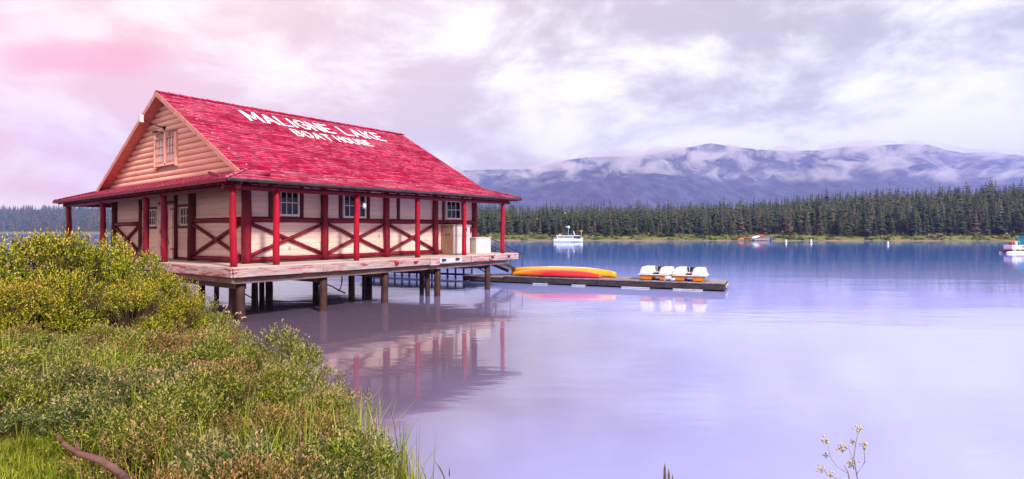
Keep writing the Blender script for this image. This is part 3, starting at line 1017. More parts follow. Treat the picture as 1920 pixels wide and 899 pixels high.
# lettering painted on the roof: every letter a thin sheet among the shingles
GLY = {
    'M': (1.0, [[(0, 0), (0, 1)], [(0, 1), (.5, .25)], [(.5, .25), (1, 1)], [(1, 1), (1, 0)]]),
    'A': (0.9, [[(0, 0), (.5, 1)], [(.5, 1), (1, 0)], [(.2, .33), (.8, .33)]]),
    'L': (0.7, [[(0, 1), (0, 0)], [(0, 0), (1, 0)]]),
    'I': (0.12, [[(.5, 0), (.5, 1)]]),
    'G': (0.85, [[(1, .82), (.72, 1)], [(.72, 1), (.3, 1)], [(.3, 1), (0, .72)], [(0, .72), (0, .28)], [(0, .28), (.3, 0)], [(.3, 0), (.72, 0)], [(.72, 0), (1, .25)], [(1, .25), (1, .48)], [(1, .48), (.6, .48)]]),
    'N': (0.82, [[(0, 0), (0, 1)], [(0, 1), (1, 0)], [(1, 0), (1, 1)]]),
    'E': (0.68, [[(0, 0), (0, 1)], [(0, 1), (1, 1)], [(0, .52), (.85, .52)], [(0, 0), (1, 0)]]),
    'K': (0.8, [[(0, 0), (0, 1)], [(0, .42), (.95, 1)], [(.32, .6), (1, 0)]]),
    'B': (0.75, [[(0, 0), (0, 1)], [(0, 1), (.7, 1)], [(.7, 1), (.92, .78)], [(.92, .78), (.7, .53)], [(0, .53), (.7, .53)], [(.7, .53), (1, .27)], [(1, .27), (.75, 0)], [(.75, 0), (0, 0)]]),
    'O': (0.85, [[(.3, 1), (.7, 1)], [(.7, 1), (1, .7)], [(1, .7), (1, .3)], [(1, .3), (.7, 0)], [(.7, 0), (.3, 0)], [(.3, 0), (0, .3)], [(0, .3), (0, .7)], [(0, .7), (.3, 1)]]),
    'T': (0.8, [[(.5, 0), (.5, 1)], [(0, 1), (1, 1)]]),
    'H': (0.85, [[(0, 0), (0, 1)], [(1, 0), (1, 1)], [(0, .52), (1, .52)]]),
    'U': (0.8, [[(0, 1), (0, .28)], [(0, .28), (.3, 0)], [(.3, 0), (.7, 0)], [(.7, 0), (1, .28)], [(1, .28), (1, 1)]]),
    'S': (0.75, [[(1, .82), (.7, 1)], [(.7, 1), (.3, 1)], [(.3, 1), (0, .78)], [(0, .78), (.25, .54)], [(.25, .54), (.75, .46)], [(.75, .46), (1, .24)], [(1, .24), (.7, 0)], [(.7, 0), (.3, 0)], [(.3, 0), (0, .2)]]),
}
NRM = np.array([0, -ms[2], ms[1]])


def word(txt, u0, u1, v0, hs, th_, cap_first=1.12):
    gap = 0.40
    tot = sum(GLY[c][0] for c in txt) + gap * (len(txt) - 1)
    k = (u1 - u0) / tot
    t = u0
    for idx, ch in enumerate(txt):
        w, segs = GLY[ch]
        hh = hs * (cap_first if idx == 0 else 1.0)
        mb = MB()
        for j, (a, b) in enumerate(segs):
            A = np.array([t + a[0] * w * k, a[1] * hh])
            B = np.array([t + b[0] * w * k, b[1] * hh])
            d = (B - A) / max(1e-6, np.linalg.norm(B - A))
            nn = np.array([-d[1], d[0]]) * th_ / 2
            A = A - d * th_ * 0.42
            B = B + d * th_ * 0.42
            lift = 0.033 + 0.0012 * j
            pts = []
            for p in (A - nn, B - nn, B + nn, A + nn):
                vv = v0 + p[1] * ms[1]
                P = np.array([p[0], vv, ZK + (vv - KK) * SL]) + NRM * lift
                pts.append(tuple(P))
            if np.cross(np.array(pts[1]) - np.array(pts[0]), np.array(pts[3]) - np.array(pts[0]))[2] < 0:
                pts = pts[::-1]
            mb.add(pts, [(0, 1, 2, 3)])
        mb.build('letter', M['letter'], roof)
        t += (w + gap) * k


word('MALIGNE', 3.86, 7.72, 5.57, 0.90, 0.135, 1.06)
word('LAKE', 8.36, 10.66, 5.62, 0.88, 0.135, 1.04)
word('BOAT', 5.30, 6.98, 4.68, 0.60, 0.11, 1.05)
word('HOUSE', 7.32, 9.10, 4.70, 0.58, 0.11, 1.05)


# walls ---------------------------------------------------------------
def wall_boards(wall, axis, fixed, a0, a1, z0, z1, cuts, openings, face):
    """horizontal boards, one mesh each; axis 'u' or 'v'; face +-1 outward along the other axis"""
    hgt = 0.196
    z = z0
    while z < z1 - 0.02:
        zt = min(z + hgt, z1)
        stops = sorted(set([a0, a1] + [c for c in cuts if a0 < c < a1]))
        for s0, s1 in zip(stops[:-1], stops[1:]):
            iv = [(s0 + 0.002, s1 - 0.002)]
            for (oa, ob, oz0, oz1) in openings:
                if oz0 < zt - 0.01 and oz1 > z + 0.01:
                    nv = []
                    for (p, q_) in iv:
                        if ob <= p or oa >= q_:
                            nv.append((p, q_))
                        else:
                            if oa > p + 0.02:
                                nv.append((p, oa))
                            if ob < q_ - 0.02:
                                nv.append((ob, q_))
                    iv = nv
            for (p, q_) in iv:
                j = random.uniform(0, 0.006)
                lo, hi = sorted((fixed, fixed + face * (0.022 + j)))
                b = MB()
                if axis == 'u':
                    b.box((p, lo, z + 0.005), (q_, hi, zt - 0.004))
                else:
                    b.box((lo, p, z + 0.005), (hi, q_, zt - 0.004))
                b.build('board', M['cream'], wall)
        z = zt


ZT = 4.12
wall_side = MB().box((UW, VW, ZD + 0.01), (UF, VW + 0.12, ZT + 0.55)).build('side_wall', M['gap'], house)
wall_near = MB().box((UW, VW + 0.125, ZD + 0.01), (UW + 0.12, VF, ZT + 0.45)).build('front_wall', M['gap'], house)
MB().box((UW + 0.125, VF - 0.12, ZD + 0.01), (UF, VF, ZT + 0.3)).build('back_wall', M['cream'], house)
MB().box((UF - 0.12, VW + 0.125, ZD + 0.01), (UF, VF - 0.125, ZT + 0.3)).build('end_wall', M['cream'], house)
POSTU = [UW, 4.364, 7.209, 9.943, UF]
WIN_S = [(2.44, 3.38, 3.10, 4.00), (5.18, 6.22, 3.08, 3.98), (10.66, 11.64, 3.10, 3.93)]
DOOR_S = (7.97, 8.78, ZD + 0.2, 4.0)
wall_boards(wall_side, 'u', VW, UW, UF, ZD + 0.02, ZT, POSTU, WIN_S + [DOOR_S], -1)
POSTV = [VW + 0.06, 5.02, 6.26, 7.77, 9.0, 9.25, VF - 0.1]
WIN_N = [(5.27, 5.98, 2.84, 3.52), (7.85, 8.55, 2.84, 3.52)]
DOOR_N = (6.36, 7.70, ZD + 0.02, 3.66)
wall_boards(wall_near, 'v', UW, VW, VF, ZD + 0.02, ZT, POSTV, WIN_N + [DOOR_N], -1)


def P3(axis, a, out, z):
    """point on a wall: axis coordinate a, out metres in front of it"""
    return (a, VW - out, z) if axis == 'u' else (UW - out, a, z)


def window(axis, a0, a1, z0, z1, cols, rows, pane_m, out=0.03, frame_m=None, parent=None, base=None):
    P = (lambda a, o_, z: P3(axis, a, o_, z)) if base is None else base
    frame_m = frame_m or M['trim']

    def bx_(mb, a, b, o0, o1, zl, zh):
        p, q_ = P(a, o0, zl), P(b, o1, zh)
        mb.box(tuple(min(i, j) for i, j in zip(p, q_)), tuple(max(i, j) for i, j in zip(p, q_)))
    w = 0.055
    fr_ = MB()
    bx_(fr_, a0, a1, out, out + 0.05, z0, z0 + w * 1.3)
    bx_(fr_, a0, a1, out, out + 0.05, z1 - w, z1)
    bx_(fr_, a0, a0 + w, out, out + 0.049, z0 + w * 1.3, z1 - w)
    bx_(fr_, a1 - w, a1, out, out + 0.049, z0 + w * 1.3, z1 - w)
    win = fr_.build('window', frame_m, parent or house)
    ia0, ia1, iz0, iz1 = a0 + w, a1 - w, z0 + w * 1.3, z1 - w
    for i in range(cols):
        for j in range(rows):
            pa = MB()
            bx_(pa, ia0 + (ia1 - ia0) * i / cols + 0.004, ia0 + (ia1 - ia0) * (i + 1) / cols - 0.004, out - 0.012 + random.uniform(-.002, .002), out + 0.004,
                iz0 + (iz1 - iz0) * j / rows + 0.004, iz0 + (iz1 - iz0) * (j + 1) / rows - 0.004)
            pa.build('pane', pane_m, win)
    for i in range(1, cols):
        mu = MB()
        x_ = ia0 + (ia1 - ia0) * i / cols
        bx_(mu, x_ - 0.011, x_ + 0.011, out + 0.006, out + 0.032, iz0, iz1)
        mu.build('glazing_bar', frame_m, win)
    for j in range(1, rows):
        mu = MB()
        z_ = iz0 + (iz1 - iz0) * j / rows
        bx_(mu, ia0, ia1, out + 0.006, out + 0.034, z_ - 0.013, z_ + 0.013)
        mu.build('glazing_bar', frame_m, win)
    return win


for (a0, a1, z0, z1), c in zip(WIN_S, (4, 4, 3)):
    window('u', a0, a1, z0, z1, c, 2, M['glass'])
for (a0, a1, z0, z1) in WIN_N:
    window('v', a0, a1, z0, z1, 3, 2, M['glass'])

# vertical board hatch in the side wall and the board door in the front wall
hatch = MB().box((DOOR_S[0] + 0.003, VW - 0.015, DOOR_S[2]), (DOOR_S[1] - 0.003, VW - 0.002, DOOR_S[3])).build('hatch', M['gap'], house)
for i in range(7):
    a = DOOR_S[0] + (DOOR_S[1] - DOOR_S[0]) * i / 7
    b = DOOR_S[0] + (DOOR_S[1] - DOOR_S[0]) * (i + 1) / 7
    MB().box((a + 0.004, VW - 0.035 - random.uniform(0, .004), DOOR_S[2]), (b - 0.004, VW - 0.016, DOOR_S[3])).build('board', M['cream'], hatch)
door = MB().box((UW - 0.015, DOOR_N[0] + 0.003, DOOR_N[2]), (UW - 0.002, DOOR_N[1] - 0.003, DOOR_N[3])).build('door', M['gap'], house)
for i in range(7):
    a = DOOR_N[0] + (DOOR_N[1] - DOOR_N[0]) * i / 7
    b = DOOR_N[0] + (DOOR_N[1] - DOOR_N[0]) * (i + 1) / 7
    MB().box((UW - 0.045 - 0.02 * (i % 2), a + 0.008, DOOR_N[2]), (UW - 0.016, b - 0.008, DOOR_N[3] - 0.02)).build('board', M['cream'], door)
for zz_ in (1.95, 3.45):
    MB().box((UW - 0.085, DOOR_N[0] + 0.01, zz_), (UW - 0.067, DOOR_N[0] + 0.34, zz_ + 0.04)).build('hinge', M['black'], door)
MB().box((UW - 0.09, DOOR_N[1] - 0.22, 2.55), (UW - 0.05, DOOR_N[1] - 0.17, 2.72)).build('handle', M['black'], door)
MB().box((UW - 0.06, DOOR_N[1] + 0.0, ZD + 0.02), (UW - 0.028, DOOR_N[1] + 0.12, 3.72)).build('door_frame', M['cream'], door)


def wlog(axis, a0, z0, a1, z1, r, out=0.06, m='red', name='rail'):
    return MB().log(P3(axis, a0, out, z0), P3(axis, a1, out, z1), r, r * 0.94, 9, 5).build(name, M[m], house)


# wall posts (thick logs)
for i, a in enumerate(POSTU):
    MB().log(P3('u', a, 0.09, ZD), P3('u', a, 0.09, 4.35), 0.155 if i == 0 else 0.135, 0.14 if i == 0 else 0.125, 11, 9, 0.06, 0.01).build('wall_post', M['red'] if i else M['red'], house)
MB().log((UW - 0.08, 5.02, ZD), (UW - 0.08, 5.02, 4.4), 0.15, 0.14, 11, 9).build('wall_post', M['reddark'], house)
MB().log((UW - 0.08, 11.75, ZD), (UW - 0.08, 11.75, 4.4), 0.13, 0.12, 11, 9).build('wall_post', M['reddark'], house)
for a in (6.30, 9.30):
    MB().log((UW - 0.06, a, ZD), (UW - 0.06, a, 4.35), 0.075, 0.07, 8, 7).build('wall_stud', M['reddark'], house)
ZM = 2.98
# rails, sills and braces of the side wall
for i in range(4):
    a0, a1 = POSTU[i] + 0.1, POSTU[i + 1] - 0.1
    if i < 3:
        wlog('u', a0, ZD + 0.12, a1, ZD + 0.12, 0.085, 0.07, name='sill_log')
        wlog('u', a0, ZM - 0.12, a1, ZD + 0.24, 0.065, 0.075, name='brace')
        wlog('u', a0, ZD + 0.24, a1, ZM - 0.12, 0.062, 0.10, name='brace')
    else:
        wlog('u', a0, ZD + 0.12, a1, ZD + 0.12, 0.08, 0.06, name='sill_log')
        wlog('u', UF - 0.9, ZM - 0.62, UF - 0.02, ZM - 0.22, 0.062, 0.12, name='brace')
    wlog('u', a0, ZM, a1, ZM, 0.092, 0.08)
for a in (2.34, 3.48, 5.07, 6.34, 7.86, 8.87, 10.50, 11.76):
    MB().box((a - 0.06, VW - 0.075, ZM + 0.09), (a + 0.06, VW - 0.027, 4.14)).build('wall_stud', M['reddark'], house)
# rails and braces of the front wall
for a0, a1 in ((1.9, 4.87), (9.42, 11.63)):
    wlog('v', a0, ZM, a1, ZM, 0.09, 0.07)
    wlog('v', a0, ZD + 0.12, a1, ZD + 0.12, 0.085, 0.07, name='sill_log')
    wlog('v', a0, ZM - 0.12, a1, ZD + 0.24, 0.065, 0.075, name='brace')
    wlog('v', a0, ZD + 0.24, a1, ZM - 0.12, 0.062, 0.10, name='brace')
for a0, a1 in ((5.17, 6.22), (7.82, 9.22)):
    for zz_ in (2.79, 3.57):
        MB().box((UW - 0.06, a0, zz_ - 0.045), (UW - 0.027, a1, zz_ + 0.045)).build('rail', M['reddark'], house)
    MB().box((UW - 0.05, a0, ZD + 0.02), (UW - 0.027, a1, ZD + 0.10)).build('sill_log', M['reddark'], house)
for a in (5.22, 6.06, 7.80, 8.62):
    MB().box((UW - 0.055, a - 0.045, 2.84), (UW - 0.028, a + 0.045, 3.52)).build('wall_stud', M['reddark'], house)
MB().box((UW - 0.06, 6.36, 3.70), (UW - 0.027, 7.70, 3.78)).build('rail', M['reddark'], house)
# wall plates
MB().log((UW - 0.1, VW - 0.03, 4.22), (UF + 0.2, VW - 0.03, 4.22), 0.12, 0.11, 10, 10).build('wall_plate', M['reddark'], house)
MB().log((UW - 0.03, VW - 0.2, 4.24), (UW - 0.03, VF + 0.1, 4.24), 0.12, 0.11, 10, 10).build('wall_plate', M['reddark'], house)

# porch posts and beams
PU = [0.42, 1.727, 4.722, 7.631, 10.356, 13.03]
for i, a in enumerate(PU):
    MB().log((a, 0.38, ZD), (a - (0.06 if i == 0 else 0), 0.36, 3.86), 0.10, 0.088, 11, 9, 0.04, 0.008).build('porch_post', M['redbright'], house)
for a in (4.74, 6.12, 9.95, 13.62):
    MB().log((0.40, a, ZD), (0.40, a, 3.90), 0.105, 0.095, 11, 9, 0.04, 0.008).build('porch_post', M['red'], house)
for a in (4.0, 7.6, 11.0, 13.6):
    MB().log((a, 13.62, ZD), (a, 13.62, 3.95), 0.105, 0.095, 9, 7, 0.04, 0.008).build('porch_post', M['red'], house)
MB().log((0.1, 0.38, 3.86), (HL - 0.5, 0.38, 3.86), 0.085, 0.075, 9, 14).build('porch_beam', M['red'], house)
MB().log((0.40, 0.1, 3.88), (0.40, HW - 0.2, 3.88), 0.085, 0.08, 9, 14).build('porch_beam', M['red'], house)
MB().log((0.2, 13.62, 3.9), (HL - 0.2, 13.62, 3.9), 0.085, 0.08, 9, 14).build('porch_beam', M['red'], house)

# gable of horizontal siding logs
gab = MB()
zb = 4.45
gab.add([(UW + 0.05, KK + 0.2, zb), (UW + 0.05, HW - KK - 0.2, zb), (UW + 0.05, H2, ZR - 0.12), (UW + 0.15, KK + 0.2, zb), (UW + 0.15, HW - KK - 0.2, zb), (UW + 0.15, H2, ZR - 0.12)],
        [(0, 2, 1), (3, 4, 5), (0, 1, 4, 3), (1, 2, 5, 4), (2, 0, 3, 5)])
gable = gab.build('gable', M['gap'], house)
GWIN = (6.22, 8.02, 5.14, 6.22)
z = 4.52
rh = 0.205
while z < ZR - 0.35:
    vlo = KK + (z + rh * 0.5 - ZK) / SL + 0.10
    vhi = HW - vlo
    ivs = [(vlo, vhi)]
    if GWIN[2] - 0.02 < z + rh and GWIN[3] + 0.02 > z:
        ivs = [(vlo, GWIN[0] - 0.02), (GWIN[1] + 0.02, vhi)]
    for p, q_ in ivs:
        if q_ - p < 0.15:
            continue
        mb = MB()
        ns = 6
        vs_, fs2 = [], []
        for vv in (p, q_):
            for k in range(ns + 1):
                t = math.pi * k / ns
                vs_.append((UW + 0.04 - 0.085 * math.sin(t) ** 0.8, vv, z + rh / 2 - (rh / 2 - 0.004) * math.cos(t)))
        for k in range(ns):
            fs2.append((k, k + 1, ns + 1 + k + 1, ns + 1 + k))
        mb.add(vs_, fs2, 0, True)
        mb.add([vs_[k] for k in range(ns + 1)], [tuple(range(ns + 1))])
        mb.add([vs_[ns + 1 + k] for k in range(ns + 1)], [tuple(range(ns + 1))[::-1]])
        mb.build('siding_log', M['gable'], gable)
    z += rh
gbase = lambda a, o_, z_: (UW - 0.02 - o_, a, z_)
midg = (GWIN[0] + GWIN[1]) / 2
window('v', GWIN[0] + 0.1, midg - 0.06, GWIN[2] + 0.06, GWIN[3] - 0.06, 3, 3, M['glasspale'], 0.02, M['rake'], house, gbase)
window('v', midg + 0.06, GWIN[1] - 0.1, GWIN[2] + 0.06, GWIN[3] - 0.06, 3, 3, M['glasspale'], 0.02, M['rake'], house, gbase)
tr = MB()
for a0, a1, z0, z1 in ((GWIN[0], GWIN[0] + 0.098, GWIN[2] - 0.1, GWIN[3] + 0.03), (GWIN[1] - 0.098, GWIN[1], GWIN[2] - 0.1, GWIN[3] + 0.03),
                       (midg - 0.058, midg + 0.058, GWIN[2] + 0.05, GWIN[3] + 0.12), (GWIN[0] + 0.1, midg - 0.06, GWIN[2] - 0.03, GWIN[2] + 0.05), (midg + 0.06, GWIN[1] - 0.1, GWIN[2] - 0.03, GWIN[2] + 0.05)):
    tr.box((UW - 0.10, a0, z0), (UW + 0.03, a1, z1))
tr.build('window_trim', M['gable'], gable)
# far gable
MB().add([(UF - 0.1, KK + 0.2, zb), (UF - 0.1, HW - KK - 0.2, zb), (UF - 0.1, H2, ZR - 0.12), (UF - 0.02, KK + 0.2, zb), (UF - 0.02, HW - KK - 0.2, zb), (UF - 0.02, H2, ZR - 0.12)],
         [(0, 2, 1), (3, 4, 5), (0, 1, 4, 3), (1, 2, 5, 4), (2, 0, 3, 5)]).build('end_gable', M['gable'], house)

# floodlight on its arm under the gable peak
fl = MB().tube([(UW - 0.04, 7.22, 6.50), (UW - 0.35, 7.40, 6.62), (UW - 0.62, 7.55, 6.78)], 0.022, 6).build('floodlight', M['black'], house)
MB().box((UW - 0.76, 7.52, 6.66), (UW - 0.62, 7.66, 6.94)).build('lamp_box', M['white'], fl, 0.02)
MB().box((UW - 0.10, 7.16, 6.44), (UW - 0.035, 7.28, 6.56)).build('mount', M['black'], fl)
cm = MB().tube([(UW - 0.04, 7.12, 6.24), (UW - 0.18, 7.2, 6.34), (UW - 0.30, 7.34, 6.34)], 0.02, 6).build('camera_arm', M['black'], house)
MB().box((UW - 0.36, 7.24, 6.31), (UW - 0.26, 7.50, 6.38)).build('camera_body', M['black'], cm)
# round lamp on a porch post
lp = MB().tube([(4.80, 0.36, 3.50), (4.98, 0.34, 3.52)], 0.02, 6).build('porch_lamp', M['black'], house)
bm = bmesh.new()
bmesh.ops.create_uvsphere(bm, u_segments=14, v_segments=10, radius=0.085)
for f_ in bm.faces:
    f_.smooth = True
lme = bpy.data.meshes.new('globe')
bm.to_mesh(lme)
bm.free()
lme.materials.append(M['white'])
o = link(bpy.data.objects.new('globe', lme), lp)
o.location = (5.0, 0.30, 3.47)
o.scale = (0.8, 0.8, 1.25)
# small outlet plates and a notice on the walls
for uu, zz_ in ((6.85, 2.35), (3.0, 1.98)):
    MB().box((uu, VW - 0.05, zz_), (uu + 0.07, VW - 0.029, zz_ + 0.12)).build('outlet', M['sign'], house)

# deck ---------------------------------------------------------------
DU0, DU1, DV0, DV1 = 0.2, 13.75, 0.03, 14.0
MB.warp = None
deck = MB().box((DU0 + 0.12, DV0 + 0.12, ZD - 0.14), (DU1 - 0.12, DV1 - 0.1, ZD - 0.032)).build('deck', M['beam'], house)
k = 0
v = DV0 - 0.03
while v < VW:
    for a, b in ((DU0 - 0.03, 4.9 + (k % 3) * 0.8), (4.9 + (k % 3) * 0.8, 9.6 + (k % 2)), (9.6 + (k % 2), DU1 + 0.02)):
        zt = ZD - random.uniform(0, 0.006)
        MB().box((a + 0.003, v + 0.004, ZD - 0.03), (b - 0.003, min(v + 0.172, VW) - 0.004, zt)).build('plank', M['deckwood'], deck)
    v += 0.172
    k += 1
v = VW + 0.002
while v < DV1 - 0.1:
    MB().box((DU0 - 0.03, v + 0.004, ZD - 0.03), (UW, v + 0.168, ZD - random.uniform(0, 0.006))).build('plank', M['deckwood'], deck)
    v += 0.172
# fascia boards: long side in pieces, front side
us = [DU0, 3.1, 7.9, 8.42, 10.35, 10.9, DU1]
for i, (a, b) in enumerate(zip(us[:-1], us[1:])):
    d = 0.03 if i in (2, 4) else random.uniform(0, 0.008)
    MB().box((a + 0.004, DV0 - 0.05 - d, ZD - 0.28 - (0.03 if i in (2,) else 0)), (b - 0.004, DV0, ZD - 0.034)).build('fascia_board', M['fascia'], deck, 0.006)
for a, b in ((DV0 + 0.002, 5.2), (5.204, 9.7), (9.704, DV1)):
    MB().box((DU0 - 0.05, a, ZD - 0.28), (DU0 - 0.002, b, ZD - 0.034)).build('fascia_board', M['fascia'], deck, 0.006)
MB().box((DU1, DV0, ZD - 0.27), (DU1 + 0.05, DV1, ZD - 0.034)).build('fascia_board', M['fascia'], deck, 0.006)
# carrying beams below
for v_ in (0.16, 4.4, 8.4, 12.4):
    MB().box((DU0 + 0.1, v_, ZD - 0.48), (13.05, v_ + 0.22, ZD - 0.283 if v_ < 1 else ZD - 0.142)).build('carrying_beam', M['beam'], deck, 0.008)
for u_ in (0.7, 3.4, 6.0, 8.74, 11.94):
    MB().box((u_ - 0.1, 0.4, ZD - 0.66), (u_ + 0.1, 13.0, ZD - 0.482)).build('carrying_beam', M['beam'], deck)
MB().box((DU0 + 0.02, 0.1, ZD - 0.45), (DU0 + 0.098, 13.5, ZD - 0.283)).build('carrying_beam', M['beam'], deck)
# blocks and plates fixed to the fascia
for u_, w, hh, m, dz in ((6.1, 0.16, 0.09, 'redbright', 0.10), (7.05, 0.16, 0.07, 'redbright', 0.10), (8.55, 0.20, 0.08, 'black', 0.08), (9.35, 0.2, 0.08, 'black', 0.07)):
    MB().box((u_, DV0 - 0.13, ZD - dz - hh), (u_ + w, DV0 - 0.062, ZD - dz)).build('cleat', M[m], deck, 0.01)
MB().box((8.45, DV0 - 0.062, ZD - 0.24), (9.75, DV0 - 0.0585, ZD - 0.05)).build('plate', M['foam'], deck)
for u_ in (11.55, 12.75):
    bk = MB().box((u_, DV0 - 0.085, ZD - 0.27), (u_ + 0.36, DV0 - 0.0595, ZD - 0.045)).build('bracket', M['fascia'], deck, 0.008)
    MB().box((u_ + 0.1, DV0 - 0.12, ZD - 0.17), (u_ + 0.26, DV0 - 0.087, ZD - 0.08)).build('eye', M['iron'], bk)
# piles
PIL = []
for v_ in (0.39, 4.5, 8.5, 12.5):
    for u_ in (0.62, 3.4, 6.0, 8.74, 11.94):
        PIL.append((u_, v_, 0.13 if v_ < 1 else 0.115))
PIL += [(3.95, 4.5, 0.12), (4.3, 5.0, 0.10), (7.1, 2.9, 0.075), (8.55, 0.75, 0.10), (5.95, 2.2, 0.12), (0.72, 1.0, 0.12)]
for u_, v_, r_ in PIL:
    p = to_world(u_, v_, 0)
    if bank_z(p.x, p.y)[1] > 2.0:
        continue
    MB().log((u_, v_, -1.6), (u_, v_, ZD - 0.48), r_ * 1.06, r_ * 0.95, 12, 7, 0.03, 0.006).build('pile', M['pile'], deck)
# hanging braces and cables under the deck
for (a, b) in (((2.2, 4.5, 1.0), (3.3, 4.5, 0.1)), ((5.0, 3.6, 0.95), (6.6, 3.4, 0.12)), ((6.6, 4.6, 1.0), (5.9, 4.5, 0.2)), ((7.6, 4.8, 1.0), (7.0, 4.4, 0.1)), ((11.9, 1.0, 1.05), (13.0, 1.0, 0.55)), ((11.9, 0.5, 0.95), (11.0, 0.5, 1.1))):
    MB().log(a, b, 0.03, 0.025, 6, 7, 0.2, 0.04).build('under_brace', M['iron'], deck)

# things standing on the deck ------------------------------------------
cab = empty('storage_cabinet', to_world(10.35, 0.98, ZD), math.pi / 2 - TH)
tag(cab, 'tall cream storage cabinet with brown side standing against the side wall', 'cabinet')
MB().box((0, 0, 0.03), (0.02, 0.70, 1.26)).build('side_panel', M['cabbrown'], cab)
MB().box((0.022, 0.02, 0.03), (1.08, 0.70, 1.24)).build('body', M['cabwhite'], cab)
MB().box((0.022, 0.0, 0.05), (1.08, 0.018, 0.80)).build('lower_door', M['cabwhite'], cab, 0.004)
MB().box((0.022, 0.0, 0.815), (1.08, 0.018, 1.25)).build('upper_door', M['cabwhite'], cab, 0.004)
MB().add([(-0.04, -0.05, 1.29), (1.12, -0.05, 1.25), (1.12, 0.70, 1.25), (-0.04, 0.70, 1.29), (-0.04, -0.05, 1.27), (1.12, -0.05, 1.23), (1.12, 0.70, 1.23), (-0.04, 0.70, 1.27)],
         [(0, 1, 2, 3), (7, 6, 5, 4), (0, 4, 5, 1), (1, 5, 6, 2), (2, 6, 7, 3), (3, 7, 4, 0)]).build('lid', M['cabwhite'], cab)
MB().box((0.82, -0.02, 1.0), (0.87, -0.001, 1.17)).build('latch', M['black'], cab)
for a in (0.2, 0.36):
    MB().box((-0.012, a, 0.86), (-0.001, a + 0.12, 0.885)).build('handle', M['black'], cab)
crate = empty('white_crate', to_world(11.72, 0.86, ZD), math.pi / 2 - TH)
tag(crate, 'low white wooden box with riveted brown side beside the tall cabinet', 'box')
MB().box((0, 0, 0.0), (0.02, 0.62, 0.70)).build('side_panel', M['cabwhite'], crate)
for i in range(4):
    MB().box((0.022, 0.0, 0.002 + i * 0.174), (1.05, 0.02, 0.17 + i * 0.174)).build('plank', M['white'], crate)
MB().box((0.022, 0.022, 0.0), (1.05, 0.62, 0.70)).build('body', M['white'], crate)
MB().box((-0.03, -0.03, 0.703), (1.08, 0.64, 0.735)).build('lid', M['white'], crate, 0.006)
for i in range(5):
    MB().box((-0.014, 0.30, 0.1 + 0.12 * i), (-0.001, 0.325, 0.125 + 0.12 * i)).build('rivet', M['black'], crate)
sg = empty('hanging_sign', to_world(0.95, 5.9, 2.35), math.pi / 2 - TH)
tag(sg, 'small tilted grey sign hanging on a cord in front of the door', 'sign')
o = MB().box((-0.012, -0.13, -0.26), (0.012, 0.13, 0.26)).build('board', M['sign'], sg, 0.004)
o.rotation_euler = (R(-20), 0, 0)
o2 = MB().box((-0.018, -0.145, -0.275), (-0.013, 0.145, -0.255)).box((-0.018, -0.145, 0.255), (-0.013, 0.145, 0.275)).box((-0.018, -0.145, -0.255), (-0.013, -0.125, 0.255)).box((-0.018, 0.125, -0.255), (-0.013, 0.145, 0.255)).build('frame', M['black'], sg)
o2.rotation_euler = (R(-20), 0, 0)
MB().tube([(0, 0.02, 0.27), (0.2, -0.3, 0.45), (0.45, -0.5, 0.52)], 0.006, 5).tube([(0, 0.02, 0.27), (-0.25, 0.3, 0.75), (-0.5, 0.25, 1.5)], 0.006, 5).build('cord', M['black'], sg)

# gangway from the deck end down to the floating dock
gw = empty('gangway', (0, 0, 0))
tag(gw, 'sloping dark metal gangway from the deck end down to the floating dock', 'gangway')
A = to_world(13.5, 2.6, ZD - 0.02)
B = Vector((0.2, 31.0, 0.42))
dv = (B - A)
sd = Vector((-dv.y, dv.x, 0)).normalized() * 0.5
for s_ in (-1, 1):
    MB().bar(A + sd * s_, B + sd * s_, 0.06, 0.14).build('stringer', M['iron'], gw)
    MB().tube([A + sd * s_ + Vector((0, 0, 0.95)), B + sd * s_ + Vector((0, 0, 0.95))], 0.025, 6).build('handrail', M['iron'], gw)
    for t in (0.02, 0.35, 0.68, 0.98):
        p = A.lerp(B, t) + sd * s_
        MB().tube([p, p + Vector((0, 0, 0.95))], 0.02, 6).build('rail_post', M['iron'], gw)
for i in range(14):
    p = A.lerp(B, (i + 0.5) / 14)
    MB().bar(p - sd * 0.94 + Vector((0, 0, 0.085)), p + sd * 0.94 + Vector((0, 0, 0.085)), dv.length / 14 * 0.9, 0.03).build('plank', M['dock'], gw)
oar = MB().log(to_world(12.6, 1.75, 2.52), to_world(13.55, 1.2, 1.62), 0.03, 0.03, 7, 4).build('leaning_pole', M['black'])
tag(oar, 'dark pole leaning behind the white box at the deck end', 'pole')

# low pier with posts seen below the deck, behind the house
pr = empty('low_pier', (0, 0, 0))
tag(pr, 'low dark pier with short posts behind the boat house piles', 'pier')
pa, pb = Vector((-8.8, 35.0, 0.0)), Vector((-2.2, 31.6, 0.0))
MB().bar(pa + Vector((0, 0, .62)), pb + Vector((0, 0, .62)), 1.2, 0.10).build('deck', M['dockside'], pr)
MB().bar(pa + Vector((0, 0, .2)), pb + Vector((0, 0, .2)), 0.2, 0.1).build('rail', M['dockside'], pr)
for i in range(15):
    p = pa.lerp(pb, i / 14)
    MB().tube([p + Vector((0, 0, -0.8)), p + Vector((0, 0, .57))], 0.055, 7).build('post', M['dockside'], pr)

